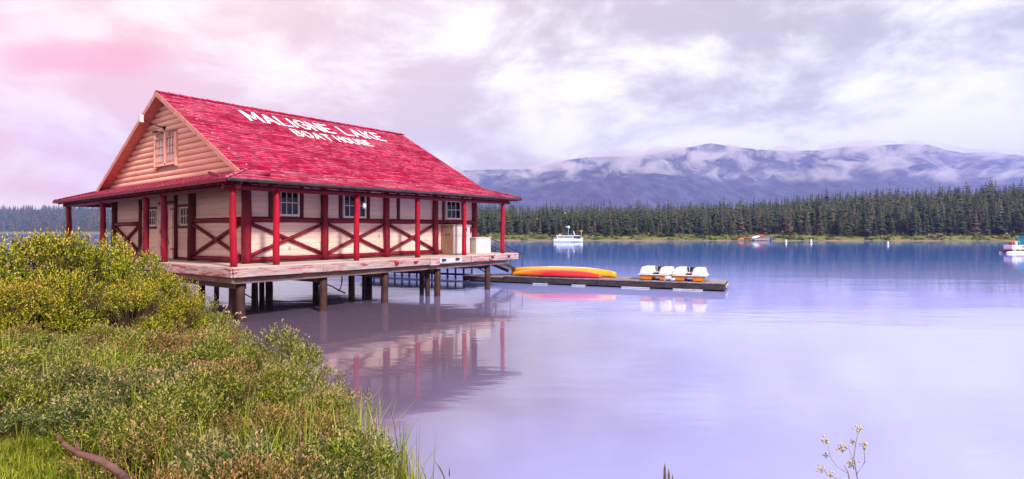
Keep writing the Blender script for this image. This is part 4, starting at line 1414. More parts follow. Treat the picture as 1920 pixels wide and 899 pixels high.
# ------------------------------------------------------------------ floating dock
d0, d1 = Vector((-0.45, 29.0, 0)), Vector((8.87, 24.85, 0))
dl = (d1 - d0).length + 0.28
dang = math.atan2((d1 - d0).y, (d1 - d0).x)
dock = empty('floating_dock', d0, dang)
tag(dock, 'long weathered floating dock carrying canoes and pedal boats', 'dock')
DW = 2.0
for (a, b, zt) in ((-2.3, 0.0, 0.30), (0.03, 4.85, 0.36), (4.88, dl, 0.36)):
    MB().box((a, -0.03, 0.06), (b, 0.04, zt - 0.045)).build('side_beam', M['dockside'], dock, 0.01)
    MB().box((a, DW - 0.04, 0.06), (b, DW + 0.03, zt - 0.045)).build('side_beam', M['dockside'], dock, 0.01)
    MB().box((a, 0.042, 0.02), (a + 0.08, DW - 0.042, zt - 0.05)).build('end_beam', M['dockside'], dock)
    MB().box((b - 0.08, 0.042, 0.02), (b, DW - 0.042, zt - 0.05)).build('end_beam', M['dockside'], dock)
    n_ = int((b - a) / 0.19)
    for i in range(n_):
        x0 = a + (b - a) * i / n_
        x1 = a + (b - a) * (i + 1) / n_
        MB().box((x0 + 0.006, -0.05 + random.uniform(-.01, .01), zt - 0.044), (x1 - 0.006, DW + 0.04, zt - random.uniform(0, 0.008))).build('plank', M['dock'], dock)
for a, b in ((1.6, 2.4), (3.6, 4.3), (6.0, 7.3), (8.3, 9.6)):
    MB().box((a, 0.05, -0.08), (b, DW - 0.05, 0.058)).build('float', M['foam'], dock, 0.02)
    MB().box((a + 0.02, -0.045, 0.01), (b - 0.02, 0.048, 0.055)).build('float_edge', M['foam'], dock)
for x_ in (dl,):
    for y_ in (0.55, 1.4):
        MB().box((x_ + 0.002, y_, 0.12), (x_ + 0.05, y_ + 0.14, 0.25)).build('bumper', M['white'], dock, 0.01)


def canoe(name, mat, L_, beam, hgt_, label, loc, rz, z, rise=0.4, endh=0.15, parent=None, group=None):
    """an upturned canoe: keel up, gunwale down, with the ends swept"""
    NS, NC = 24, 10
    V, F_ = [], []
    for i in range(NS + 1):
        t = -1 + 2 * i / NS
        w = beam / 2 * max(0.03, (1 - abs(t) ** 2.3))
        zk_ = endh + (hgt_ - endh) * (1 - abs(t) ** 3.0) ** 0.8
        zg = rise * 0.0 + 0.05 * (1 - t * t)
        for k_ in range(NC + 1):
            a = math.pi * k_ / NC
            cz = math.sin(a) ** 0.75
            V.append((t * L_ / 2, -math.cos(a) * w, zg * (1 - cz) + zk_ * cz))
    for i in range(NS):
        for k_ in range(NC):
            F_.append((i * (NC + 1) + k_, i * (NC + 1) + k_ + 1, (i + 1) * (NC + 1) + k_ + 1, (i + 1) * (NC + 1) + k_))
    root = empty(name, loc, rz)
    tag(root, label, 'canoe', group)
    hull = MB().add(V, F_, 0, True).build('hull', mat, root)
    md = hull.modifiers.new('shell', 'SOLIDIFY')
    md.thickness = 0.012
    gun = MB()
    for s_ in (0, NC):
        gun.tube([V[i * (NC + 1) + s_] for i in range(NS + 1)], 0.016, 6)
    gun.build('gunwale', M['dockside'], root)
    MB().tube([(V[i * (NC + 1) + NC // 2][0], 0, V[i * (NC + 1) + NC // 2][2] - 0.004) for i in range(NS + 1)], 0.014, 6).build('keel', mat, root)
    return root


def on_dock(a, b, z=0.365):
    return dock.matrix_basis @ Vector((0, 0, 0)) if False else (Matrix.Translation(d0) @ Matrix.Rotation(dang, 4, 'Z')) @ Vector((a, b, z))


canoe('canoe', M['cangrad'], 4.75, 0.80, 0.33, 'upturned front canoe fading from orange to red on the floating dock', on_dock(2.62, 0.45), dang + 0.02, 0, endh=0.07)
canoe('canoe', M['yellow'], 5.6, 0.85, 0.41, 'upturned bright yellow canoe lying behind the red one on the dock', on_dock(2.68, 1.25, 0.37), dang - 0.03, 0, endh=0.24)
canoe('canoe', M['hullwhite'], 4.6, 0.7, 0.40, 'pale upturned canoe at the back of the dock behind the yellow one', on_dock(2.7, 1.85, 0.37), dang, 0, endh=0.2)


def tapered(mb, x0, x1, y0, y1, z0, z1, ins, mi=0):
    i0, i1, j0, j1 = ins
    return mb.add([(x0, y0, z0), (x1, y0, z0), (x1, y1, z0), (x0, y1, z0), (x0 + i0, y0 + j0, z1), (x1 - i1, y0 + j0, z1), (x1 - i1, y1 - j1, z1), (x0 + i0, y1 - j1, z1)],
                  [(0, 3, 2, 1), (4, 5, 6, 7), (0, 1, 5, 4), (1, 2, 6, 5), (2, 3, 7, 6), (3, 0, 4, 7)], mi)


def pedal_boat(label, loc, rz, flip):
    r_ = empty('pedal_boat', loc, rz)
    tag(r_, label, 'pedal boat', 'pedal boats on the dock')
    # orange twin hull below, white deck moulding above
    tapered(MB(), 0.18, 0.62, 0.0, 1.25, 0.02, 0.20, (-0.1, 0, 0, 0)).build('hull', M['orange'], r_, 0.02)
    tapered(MB(), 0.98, 1.38, 0.0, 1.25, 0.02, 0.20, (0, -0.1, 0, 0)).build('hull', M['orange'], r_, 0.02)
    MB().box((0.08, 0.02, 0.16), (1.50, 1.23, 0.225)).build('hull_band', M['orange'], r_, 0.01)
    MB().box((0.0, -0.05, 0.228), (1.58, 1.30, 0.275)).build('deck_rim', M['hullwhite'], r_, 0.02)
    tapered(MB(), 0.05, 0.68, -0.02, 1.26, 0.27, 0.60, ((0.20 if flip else 0.10), 0.06, 0.10, 0.10)).build('front_hump', M['hullwhite'], r_, 0.06)
    tapered(MB(), 0.92, 1.54, -0.02, 1.26, 0.27, 0.59, (0.10, 0.10, 0.10, 0.10)).build('rear_hump', M['hullwhite'], r_, 0.06)
    MB().box((0.62, 0.5, 0.26), (0.98, 0.9, 0.36)).build('seat', M['hullwhite'], r_, 0.02)
    MB().box((0.64, 0.9, 0.30), (0.96, 0.97, 0.58)).build('backrest', M['black'], r_, 0.015)
    MB().box((0.68, 0.02, 0.28), (0.94, 0.40, 0.32)).build('footwell', M['black'], r_)
    pd = MB().tube([(0.72, 0.2, 0.36), (0.88, 0.2, 0.36)], 0.03, 8).build('pedal', M['hullwhite'], r_)
    MB().tube([(0.80, 0.45, 0.3), (0.80, 0.42, 0.62)], 0.012, 6).build('tiller', M['hullwhite'], r_)
    return r_


pedal_boat('left pedal boat with orange hull and cream humps on the dock', on_dock(6.70, 0.3), dang, False)
pedal_boat('right pedal boat with orange hull and dark backrest near the dock end', on_dock(8.14, 0.3), dang, True)
mo = MB().tube([(0, 0, 0.06), (0.06, -0.02, 0.18), (0.3, 0, 0.2)], [0.05, 0.09, 0.06], 8).tube([(0.25, 0, 0.1), (0.45, 0.02, 0.14)], 0.06, 8).build('rope_coil', M['foam'])
mo.location = on_dock(7.95, 0.02, 0.33)
mo.rotation_euler = (0, 0, dang)
tag(mo, 'pale bundled rope and bumper between the two pedal boats', 'rope')

# ------------------------------------------------------------------ boats and things on the lake
def lake_pt(px, py, z=0.0):
    D = (2.6 - z) * 1080.78 / (py - 433.8)
    return Vector(((px - 960) / 1080.78 * D, D, z))


tb0 = lake_pt(1038, 454.2)
k = tb0.y / 1080.78
tour = empty('tour_boat', tb0, 0.0)
tag(tour, 'white tour boat with rows of cabin windows crossing the lake', 'boat')
Lb = 55 * k
bw = 2.3
hull = MB()
prof = [(0, 0.95), (0.1, 1.0), (0.6, 1.0), (0.85, 0.7), (1.0, 0.04)]
Vh, Fh = [], []
for t, w in prof:
    sheer = 6.2 * k + (1.6 * k if t > 0.7 else 0) * (t - 0.7) / 0.3
    for zz_, ww in ((0.0 - 0.15, 0.75), (2.0 * k, 0.95), (sheer, 1.0)):
        Vh += [(t * Lb * (0.955 if zz_ < 0 and t > 0.9 else 1), -bw / 2 * w * ww, zz_), (t * Lb * (0.955 if zz_ < 0 and t > 0.9 else 1), bw / 2 * w * ww, zz_)]
for i in range(4):
    for j in range(2):
        a = i * 6 + j * 2
        Fh += [(a, a + 6, a + 8, a + 2), (a + 1, a + 3, a + 9, a + 7)]
    a = i * 6 + 4
    Fh += [(a, a + 6, a + 7, a + 1)]
Fh += [(0, 2, 3, 1), (2, 4, 5, 3)]
hull.add(Vh, Fh)
hull.build('hull', M['boatwhite'], tour)
MB().box((0.58 * Lb, -bw / 2 * 0.93, 0.0), (0.92 * Lb, -bw / 2 * 0.2, 0.9 * k)).build('boot_stripe', M['boatblue'], tour)
cabin = tapered(MB(), 0.11 * Lb, 0.66 * Lb, -bw * 0.42, bw * 0.42, 6.0 * k, 11.4 * k, (0.1, 0.02, 0.05, 0.05)).build('cabin', M['boatwhite'], tour)
MB().box((0.09 * Lb, -bw * 0.45, 11.4 * k), (0.90 * Lb, bw * 0.45, 12.4 * k)).build('roof', M['boatwhite'], tour)
for i in range(9):
    x0 = (0.15 + i * 0.055) * Lb
    MB().box((x0, -bw * 0.435, 7.3 * k), (x0 + 0.034 * Lb, -bw * 0.39, 10.6 * k)).build('window', M['boatglass'], tour)
tapered(MB(), 0.665 * Lb, 0.90 * Lb, -bw * 0.40, bw * 0.40, 6.4 * k, 11.3 * k, (0, 0.10 * Lb * 0.4, 0.04, 0.04)).build('wheelhouse_glass', M['boatglass'], tour)
MB().box((0.14 * Lb, -bw * 0.49, 4.1 * k), (0.34 * Lb, -bw * 0.468, 5.0 * k)).build('name_stripe', M['turq'], tour)
MB().box((0.65 * Lb, -bw * 0.485, 4.6 * k), (0.67 * Lb, -bw * 0.45, 5.4 * k)).build('port_light', M['boatblue'], tour)
MB().tube([(0.72 * Lb, 0, 12.4 * k), (0.68 * Lb, 0, 20.5 * k)], 0.10, 6).build('mast', M['boatwhite'], tour)
MB().tube([(0.67 * Lb, -0.5, 12.4 * k), (0.61 * Lb, -0.5, 21 * k)], 0.03, 5).build('antenna', M['boatblue'], tour)
MB().tube([(0.86 * Lb, -0.5, 12.4 * k), (0.78 * Lb, -0.5, 21 * k)], 0.03, 5).build('antenna', M['boatblue'], tour)
tapered(MB(), 0.16 * Lb, 0.25 * Lb, -0.3, 0.3, 12.4 * k, 15.2 * k, (0.28, 0.0, 0.1, 0.1)).build('vent_cowl', M['rake'], tour)
MB().tube([(0.02 * Lb, -bw * .4, 6.2 * k), (0.02 * Lb, -bw * .4, 9 * k), (0.1 * Lb, -bw * .4, 9 * k)], 0.03, 5).tube([(0.02 * Lb, bw * .4, 6.2 * k), (0.02 * Lb, bw * .4, 9 * k), (0.1 * Lb, bw * .4, 9 * k)], 0.03, 5).build('stern_rail', M['boatwhite'], tour)
wk = MB()
w0 = lake_pt(880, 453.6)
for i in range(14):
    t0, t1 = i / 14, (i + 1) / 14
    a = w0.lerp(tb0, t0)
    b = w0.lerp(tb0, t1 - 0.01)
    wd = 0.5 + 0.5 * random.random()
    wk.add([(a.x, a.y - wd, 0.012), (b.x, b.y - wd * random.uniform(0.8, 1.2), 0.012), (b.x, b.y + 0.6, 0.012), (a.x, a.y + 0.6, 0.012)], [(0, 1, 2, 3)])
wk = wk.build('boat_wake', surf('wake_foam', (0.75, 0.75, 0.8), (0.45, 0.5, 0.7), 0.8, (0.3, 2, 1), 0.6))
tag(wk, 'thin white foam wake trailing behind the tour boat', 'wake', kind='stuff')

# pontoon boat at the right edge
pt = lake_pt(1888, 475.5)
k = pt.y / 1080.78
pon = empty('pontoon_boat', pt, R(-4))
pon.scale = (1, 0.6, 1)
tag(pon, 'white pontoon boat with turquoise canvas cut by the right edge', 'boat')
for y_ in (0.15, 1.9):
    MB().tube([(0.0, y_, 0.08), (0.35, y_, 0.08), (5.6, y_, 0.08), (6.1, y_, 0.14)], [0.10, 0.19, 0.19, 0.05], 12).build('float_tube', M['boatwhite'], pon)
MB().box((0.1, 0.0, 0.26), (6.0, 2.1, 0.36)).build('deck_frame', M['black'], pon)
MB().box((0.5, -0.03, 0.37), (6.0, 2.1, 0.46)).build('deck', M['brownred'], pon)
tapered(MB(), 0.05, 0.6, 0.3, 1.8, 0.34, 0.50, (0.4, 0, 0, 0)).build('stern_step', M['brownred'], pon)
for i in range(3):
    MB().box((0.62 + i * 0.62, -0.05, 0.30), (1.05 + i * 0.62, -0.005, 0.42)).build('fender', M['rake'] if i % 2 else M['foam'], pon, 0.02)
MB().box((0.56, -0.04, 0.47), (5.9, 0.02, 0.98)).build('side_panel', M['boatwhite'], pon)
MB().box((0.56, 2.06, 0.47), (5.9, 2.1, 0.98)).build('side_panel', M['boatwhite'], pon)
MB().box((0.56, 0.022, 0.47), (0.62, 2.05, 0.98)).build('stern_panel', M['boatwhite'], pon)
MB().box((1.65, -0.055, 0.70), (2.25, -0.042, 0.84)).build('name_plate', M['brownred'], pon)
MB().box((0.62, 0.3, 0.98), (0.95, 1.0, 1.30)).build('motor_cover', M['canred'], pon, 0.05)
MB().box((1.0, 0.2, 0.9), (1.3, 0.9, 1.38)).build('helm_seat', M['foam'], pon, 0.04)
MB().tube([(0.7, 0.1, 0.98), (0.62, 0.1, 1.42), (1.45, 0.1, 1.40), (1.5, 0.1, 0.98)], 0.02, 6).build('rail', M['boatwhite'], pon)
cv_ = MB()
cv_.add([(1.95, 0.0, 0.98), (5.6, 0.0, 0.98), (5.4, 0.12, 1.95), (2.3, 0.12, 1.95), (1.95, 2.05, 0.98), (5.6, 2.05, 0.98), (5.4, 1.93, 1.95), (2.3, 1.93, 1.95)],
        [(0, 1, 2, 3), (4, 7, 6, 5), (0, 3, 7, 4), (1, 5, 6, 2)])
cv_.build('canvas', M['turq'], pon)
MB().box((2.15, 0.05, 1.952), (5.55, 2.0, 2.05)).build('canvas_top', M['turq'], pon, 0.02)
MB().box((2.2, -0.02, 1.80), (3.4, 0.048, 1.94)).build('valance', M['boatwhite'], pon)
MB().add([(2.55, 0.01, 1.12), (4.0, 0.01, 1.12), (3.95, 0.078, 1.75), (2.72, 0.078, 1.75), (2.55, -0.02, 1.12), (4.0, -0.02, 1.12), (3.95, 0.05, 1.75), (2.72, 0.05, 1.75)],
         [(4, 5, 6, 7), (0, 3, 2, 1), (0, 1, 5, 4), (1, 2, 6, 5), (2, 3, 7, 6), (3, 0, 4, 7)]).build('window', M['boatglass'], pon)
wf = MB()
wf.bar((2.5, -0.03, 1.10), (2.68, 0.04, 1.78), 0.05, 0.06).bar((2.68, 0.04, 1.78), (3.98, 0.04, 1.78), 0.05, 0.06)
wf.build('window_frame', M['boatwhite'], pon)

for (px, py, lab) in ((1474, 455.5, 'small white buoy nearest the distant canoe landing'), (1521, 455, 'middle one of three small white buoys by the far shore'), (1665, 459, 'rightmost and tallest small white buoy on the lake')):
    p = lake_pt(px, py)
    k = p.y / 1080.78
    b_ = MB().tube([(0, 0, -0.2), (0, 0, 0.15), (0, 0, 2.2 * k), (0, 0, 2.6 * k), (0, 0, 5.6 * k), (0, 0, 6.2 * k)], [1.2 * k, 2.0 * k, 2.0 * k, 1.1 * k, 1.1 * k, 0.4 * k], 10).build('buoy', M['buoy'])
    b_.location = p
    tag(b_, lab, 'buoy', 'white buoys near the far shore')
p = lake_pt(652, 748)
bm = bmesh.new()
bmesh.ops.create_uvsphere(bm, u_segments=12, v_segments=8, radius=0.028)
fme = bpy.data.meshes.new('orange_float')
bm.to_mesh(fme)
bm.free()
fme.materials.append(M['buoyorange'])
o = link(bpy.data.objects.new('orange_float', fme))
o.location = p + Vector((0, 0, 0.012))
tag(o, 'tiny orange fishing float on the mauve shallows', 'float')

# distant landing with canoes
k = 154 / 1080.78
lp0 = Vector(((1412 - 960) * k, 154, 0))
rmp = empty('landing_ramp', lp0)
tag(rmp, 'grey plank landing ramp on the far shore with a blue barrel end', 'ramp')
for i in range(9):
    x0, x1 = i * 3.55 * k, (i + 1) * 3.55 * k - 0.02
    z0, z1 = 0.25 + i * 0.03, 0.25 + (i + 1) * 0.03
    MB().add([(x0, -1, z0), (x1, -1, z1), (x1 - 0.2, 1.5, z1 + 0.8), (x0 + 0.5, 1.5, z0 + 0.75), (x0, -1, z0 - .15), (x1, -1, z1 - .15), (x1 - 0.2, 1.5, z1 + 0.6), (x0 + 0.5, 1.5, z0 + 0.55)],
             [(0, 1, 2, 3), (7, 6, 5, 4), (0, 4, 5, 1), (1, 5, 6, 2), (2, 6, 7, 3), (3, 7, 4, 0)]).build('plank', M['greydeck'], rmp)
MB().box((1 * k, -0.8, -0.5), (31 * k, 1.4, 0.05)).build('base', M['dockside'], rmp)
br = MB().tube([(0, 0, 0), (0, 0, 0.1), (0, 0, 0.8), (0, 0, 0.88)], [0.28, 0.32, 0.32, 0.28], 12).build('barrel', M['blue'])
br.location = lp0 + Vector((31 * k, -0.9, 0.05))
tag(br, 'bright blue barrel at the end of the distant landing ramp', 'barrel')
for (px, py, ln, m, lab, dy) in ((1425, 441.5, 17, 'canred', 'long red canoe on top of the distant canoe rack', 1.8), (1418, 443.8, 15, 'boatwhite', 'upper white canoe under the red one on the far shore', 1.2),
                                 (1415, 445.8, 12, 'hullwhite', 'lower white canoe at the front of the distant rack', 0.6), (1389, 448.3, 13, 'canorange', 'single orange canoe on the grass left of the distant landing', 0.4),
                                 (1403, 446.0, 9, 'canred', 'small dark red canoe between the orange canoe and the rack', 1.0)):
    D = 154 + dy
    z = 2.6 - (py - 433.8) * D / 1080.78
    c = canoe('canoe', M[m], ln * k * 1.05, 0.8, 0.42, lab, ((px - 960) / 1080.78 * D, D, z - 0.25), R(6), 0)
    c.rotation_euler = (0, R(-7), R(4))
rk = empty('canoe_rack', ((1400 - 960) * k, 155.0, 0))
tag(rk, 'low timber rack holding the canoes on the far shore', 'rack')
for i in range(5):
    MB().box((i * 1.1, 0.2, -0.2), (i * 1.1 + 0.12, 0.32, 0.75 + 0.12 * i)).build('post', M['dockside'], rk)
for z_ in (0.45, 0.75):
    MB().bar((0, 0.15, z_), (4.6, 0.15, z_ + 0.35), 0.1, 0.1).build('rail', M['dockside'], rk)
# flag pole and lamp on the far shore
fp = empty('flag_pole', ((1058.5 - 960) / 1080.78 * 186, 186, 1.5))
tag(fp, 'thin grey flag pole rising among the trees above the tour boat', 'pole')
MB().tube([(0, 0, 0), (0, 0, 7.2)], 0.05, 6).build('pole', M['foam'], fp)
MB().box((0.06, -0.02, 6.8), (0.45, 0.02, 7.15)).build('flag', M['foam'], fp)
wl = empty('white_lamp_post', ((1066 - 960) / 1080.78 * 160, 160, 0.3))
tag(wl, 'white domed lamp on a pole above the tour boat', 'lamp post')
MB().tube([(0, 0, 0), (0, 0, 3.2)], 0.05, 6).build('pole', M['foam'], wl)
MB().tube([(0, 0, 2.9), (0, 0, 3.2), (0, 0, 3.55), (0, 0, 3.75)], [0.15, 0.3, 0.42, 0.2], 10).box((-0.75, -0.06, 3.4), (-0.1, 0.06, 3.6)).build('lamp_head', M['boatwhite'], wl)
yp = empty('yellow_post', ((1090 - 960) / 1080.78 * 160, 160, 0.3))
tag(yp, 'short yellow topped post at the shore right of the tour boat', 'post')
MB().tube([(0, 0, 0), (0, 0, 2.2)], 0.07, 6).build('pole', M['umbel'], yp)
MB().box((-0.28, -0.1, 2.2), (0.28, 0.1, 2.5)).build('cap', M['yellow'], yp)


# ------------------------------------------------------------------ bank vegetation
def shrub_arrays(seed, shoots, leaves, rad, hgt, leaf, width, spread=0.6, lift=0.8, base=0.42, lobes=11):
    """many upright leafy shoots spread through a rounded crown"""
    r_ = np.random.default_rng(seed)
    V, F_, T = [], [], []
    stems = MB()
    lz = r_.random(lobes) ** 0.8
    la = r_.uniform(0, 6.283, lobes)
    lh = np.sqrt(np.clip(1 - lz * lz, 0, 1))
    lrr = r_.uniform(0.45, 0.85, lobes)
    lobc = np.stack([np.cos(la) * lh * rad * lrr, np.sin(la) * lh * rad * lrr, hgt * (base + (0.80 - base) * lz * r_.uniform(0.8, 1.05, lobes))], 1)
    lobr = r_.uniform(0.22, 0.36, lobes) * rad * (7 / lobes) ** 0.25
    n_, m_ = shoots, leaves
    li = r_.integers(0, lobes, n_)
    a = r_.uniform(0, 6.283, n_)
    el = r_.uniform(-0.25, 1.0, n_)
    hor = np.sqrt(np.clip(1 - el * el, 0, 1)) * r_.uniform(0.7, 1.05, n_)
    P = lobc[li] + np.stack([np.cos(a) * hor * lobr[li], np.sin(a) * hor * lobr[li], el * lobr[li] * hgt / rad * 0.9 * r_.uniform(0.6, 1.05, n_)], 1)
    P[:, 2] = np.maximum(P[:, 2], 0.03 * hgt)
    d = np.stack([np.cos(a) * hor * spread + r_.normal(0, .22, n_), np.sin(a) * hor * spread + r_.normal(0, .22, n_), lift + 0.3 * el + r_.normal(0, .15, n_)], 1)
    el = np.clip(P[:, 2] / hgt, 0, 1)
    unit = lambda w: w / (np.linalg.norm(w, axis=-1, keepdims=True) + 1e-9)
    d = unit(d)
    ln = leaf * m_ * 0.30 * r_.uniform(0.7, 1.3, n_)
    sx_ = unit(np.cross(d, np.array([0.12, 0.05, 1.0])))
    sy_ = np.cross(d, sx_)
    t = (np.arange(m_) + 0.5) / m_
    ph = r_.uniform(0, 6.28, n_)[:, None] + 2.4 * np.arange(m_)[None]
    C = P[:, None] + d[:, None] * (ln[:, None] * (t[None] - 0.4))[..., None]
    o_ = sx_[:, None] * np.cos(ph)[..., None] + sy_[:, None] * np.sin(ph)[..., None]
    op = (0.95 - 0.55 * t)[None, :, None]
    ld = unit(d[:, None] * (1 - 0.5 * op) + o_ * op + r_.normal(0, .16, (n_, m_, 3)))
    L_ = (leaf * r_.uniform(0.65, 1.2, (n_, m_)) * (1.05 - 0.35 * t[None]))[..., None]
    wv = unit(np.cross(ld, d[:, None] + r_.normal(0, .3, (n_, m_, 3)))) * width * L_ * 0.5
    up = unit(np.cross(wv, ld)) * L_ * 0.08
    V = np.stack([C, C + ld * L_ * 0.5 + wv + up, C + ld * L_, C + ld * L_ * 0.5 - wv + up], 2).reshape(-1, 3)
    b = np.arange(n_ * m_)[:, None] * 4
    F_ = np.concatenate([b + np.array([[0, 1, 2]]), b + np.array([[0, 2, 3]])], 0)
    T = np.repeat((t[None] * (0.5 + 0.5 * el[:, None]) * r_.uniform(0.75, 1.1, (n_, m_))).ravel(), 4)
    for i in range(max(7, shoots // 40)):
        a = r_.uniform(0, 6.28)
        e = r_.uniform(0.3, 0.8) * rad
        stems.tube([(0.1 * math.cos(a) * rad, 0.1 * math.sin(a) * rad, -0.05), (0.45 * e * math.cos(a), 0.45 * e * math.sin(a), hgt * 0.4), (e * math.cos(a + .2), e * math.sin(a + .2), hgt * r_.uniform(0.65, 0.92))],
                   [0.012 * hgt + 0.004, 0.008 * hgt + 0.003, 0.002], 5)
    return np.array(V, np.float32), np.array(F_, np.int32), np.array(T, np.float32), stems


def make_shrub(seed, mat, **kw):
    V, F_, T, st = shrub_arrays(seed, **kw)
    return np_mesh('foliage', V, F_, mat, False, {'tip': T}), st.mesh('stems', M['twig'])


def place_shrub(name, meshes, loc, rz, sc, label, cat, group=None):
    root = empty(name, loc, rz)
    root.scale = sc
    tag(root, label, cat, group)
    link(bpy.data.objects.new('foliage', meshes[0]), root)
    link(bpy.data.objects.new('stems', meshes[1]), root)
    return root


BIG = [make_shrub(500 + i, M['leaf_bush'], shoots=2300, leaves=10, rad=1.0, hgt=1.0, leaf=0.040, width=0.48, spread=0.9, lift=0.55, base=0.06, lobes=30) for i in range(3)]
for i, (px, D, top, rad, lab) in enumerate((
        (-40, 9.2, 2.35, 1.15, 'yellow green bush cut by the left edge of the picture'),
        (85, 10.3, 2.60, 1.15, 'tallest yellow green bush on the crest of the bank'),
        (185, 10.6, 2.50, 1.15, 'wide yellow green bush in front of the boat house porch'),
        (250, 10.5, 2.20, 0.95, 'rounded yellow green bush below the boat house door'),
        (302, 10.4, 1.85, 0.8, 'smaller yellow green bush beside the deck corner'),
        (345, 10.3, 1.48, 0.55, 'lowest yellow green bush at the right end of the bush row'),
        (120, 9.0, 1.95, 0.9, 'yellow green bush in front of the tallest bush'),
        (20, 8.3, 1.85, 0.8, 'yellow green bush low in front at the left edge'),
        (250, 9.2, 1.75, 0.75, 'low yellow green bush in front of the rounded one'))):
    x = (px - 960) / 1080.78 * D
    zg = float(bank_z(np.array([x]), np.array([D]))[0][0])
    place_shrub('yellow_bush', BIG[i % 3], (x, D, zg - 0.05), i * 1.9, (rad, rad, top - zg + 0.12), lab, 'bush', 'yellow green bushes on the bank')

LOW = [make_shrub(600, M['leaf_low'], shoots=330, leaves=10, rad=0.42, hgt=0.5, leaf=0.033, width=0.30),
       make_shrub(601, M['leaf_rust'], shoots=320, leaves=10, rad=0.40, hgt=0.5, leaf=0.029, width=0.34),
       make_shrub(602, M['leaf_grey'], shoots=260, leaves=9, rad=0.42, hgt=0.52, leaf=0.037, width=0.36),
       make_shrub(603, M['leaf_low'], shoots=350, leaves=11, rad=0.45, hgt=0.55, leaf=0.031, width=0.32),
       make_shrub(604, M['leaf_rust'], shoots=280, leaves=9, rad=0.38, hgt=0.42, leaf=0.029, width=0.36)]
KIND = ['low olive green shrub with tan tips on the sloping bank', 'low rusty tipped shrub on the sloping bank', 'low grey green willow shrub on the bank',
        'low olive green shrub with tan tips on the sloping bank', 'low rusty tipped shrub on the sloping bank']
GRP = ['olive shrubs on the bank', 'rusty shrubs on the bank', 'grey green shrubs on the bank', 'olive shrubs on the bank', 'rusty shrubs on the bank']
pts = []
tries = 0
r2 = np.random.default_rng(77)
while len(pts) < 240 and tries < 40000:
    tries += 1
    D = 2.6 + 14.5 * r2.random() ** 1.3
    px = r2.uniform(-160, 800)
    x = (px - 960) / 1080.78 * D
    zg, d = bank_z(np.array([x]), np.array([D]))
    zg, d = float(zg[0]), float(d[0])
    if (D < 3.7 and px < 340) or (D < 6.2 and px > 640) or (D < 4.9 and px < 115) or d < (0.75 if D < 9 else 0.35) or (D < 7.5 and px > 640 and d < 0.9) or (D < 3.9 and x < -2.75):
        continue
    if D < 3.2 and px > 420:
        continue
    sep = 0.33 if D < 5.5 else 0.44
    if any((x - p[0]) ** 2 + (D - p[1]) ** 2 < sep * sep for p in pts):
        continue
    pts.append((x, D, zg, d))
for i, (x, D, zg, d) in enumerate(pts):
    n_ = 0.5 + 0.5 * math.sin(x * 2.1 + D * 1.3)
    if D < 5.5 and r2.random() < 0.28:
        kk_ = 2
    elif r2.random() < 0.3 + 0.35 * n_:
        kk_ = int(r2.choice([1, 4]))
    else:
        kk_ = int(r2.choice([0, 3]))
    sc = r2.uniform(0.8, 1.8) * min(1.0, 0.55 + d * 0.45) * (0.85 if D > 8 else 1.0)
    if D < 5.5:
        sc = min(sc, 1.12)
    # keep the plants below the sight line they have in the picture
    zmax = 2.6 - (0.155 if D > 7 else 0.19) * D * (0.8 if D > 9 else 1.0)
    hh = min(sc, max(0.3, (zmax - zg) / 0.62)) if D < 9 else sc
    bpx = 960 + 1080.78 * x / D
    where = (' near the dead branch at lower left' if D < 4.6 and bpx < 300 else ' in the nearest foreground right of the dead branch' if D < 5 else ' close to the gravel water edge' if d < 1.0 and D < 10
             else ' below the deck corner of the boat house' if D > 9 else ' halfway up the bank below the yellow bushes')
    place_shrub('low_shrub', LOW[kk_], (x, D, zg - 0.03), r2.uniform(0, 6.28), (sc, sc, hh * r2.uniform(0.8, 1.2)), KIND[kk_].split(' on the')[0] + where, 'shrub', GRP[kk_].split(' on the')[0] + where)


# grass: blades in tufts, one mass
def blades(n, pick, lmin, lmax, wid, seed, bend=0.5):
    r_ = np.random.default_rng(seed)
    x_, y_ = pick(r_, n)
    z_, d_ = bank_z(x_, y_)
    ok_ = d_ > 0.04
    B = np.stack([x_, y_, z_], 1)[ok_]
    n = len(B)
    L_ = r_.uniform(lmin, lmax, n)
    a = r_.uniform(0, 6.28, n)
    d = np.stack([np.cos(a), np.sin(a), 0 * a], 1)
    sdv = np.stack([-d[:, 1], d[:, 0], 0 * a], 1) * (wid * r_.uniform(0.6, 1.2, n))[:, None]
    bd = bend * r_.uniform(0.1, 1.0, n)
    rows = []
    for t in (0, 0.35, 0.7, 1.0):
        c = B + d * (L_ * bd * t * t)[:, None]
        c[:, 2] += L_ * (t - 0.35 * bd * t * t)
        w = sdv * (1 - t ** 1.5)
        rows += [c - w, c + w] if t < 1 else [c]
    V = np.stack(rows, 1).reshape(-1, 3)
    T = np.tile(np.array([0, 0, .28, .28, .56, .56, .8]), n)
    b = np.arange(n)[:, None] * 7
    F_ = np.concatenate([b + np.array([f]) for f in ((0, 1, 3), (0, 3, 2), (2, 3, 5), (2, 5, 4), (4, 5, 6))], 0)
    return np_mesh('grass', V, F_, M['grass'], False, {'tip': T})


def ground_pt(x_, y_):
    z_, d = bank_z(np.array([x_]), np.array([y_]))
    return float(z_[0]), float(d[0])


tuft = [(px, D) for px, D in ((150, 5.6), (180, 5.9), (205, 5.7), (120, 5.2), (225, 6.3), (300, 5.0), (330, 4.2), (470, 4.6), (500, 4.2), (560, 4.4), (600, 5.0), (640, 5.4), (690, 5.6), (735, 5.3),
                              (400, 3.4), (480, 3.4), (530, 3.6), (100, 6.2), (30, 6.5), (240, 7.0), (620, 6.0), (580, 5.8))]


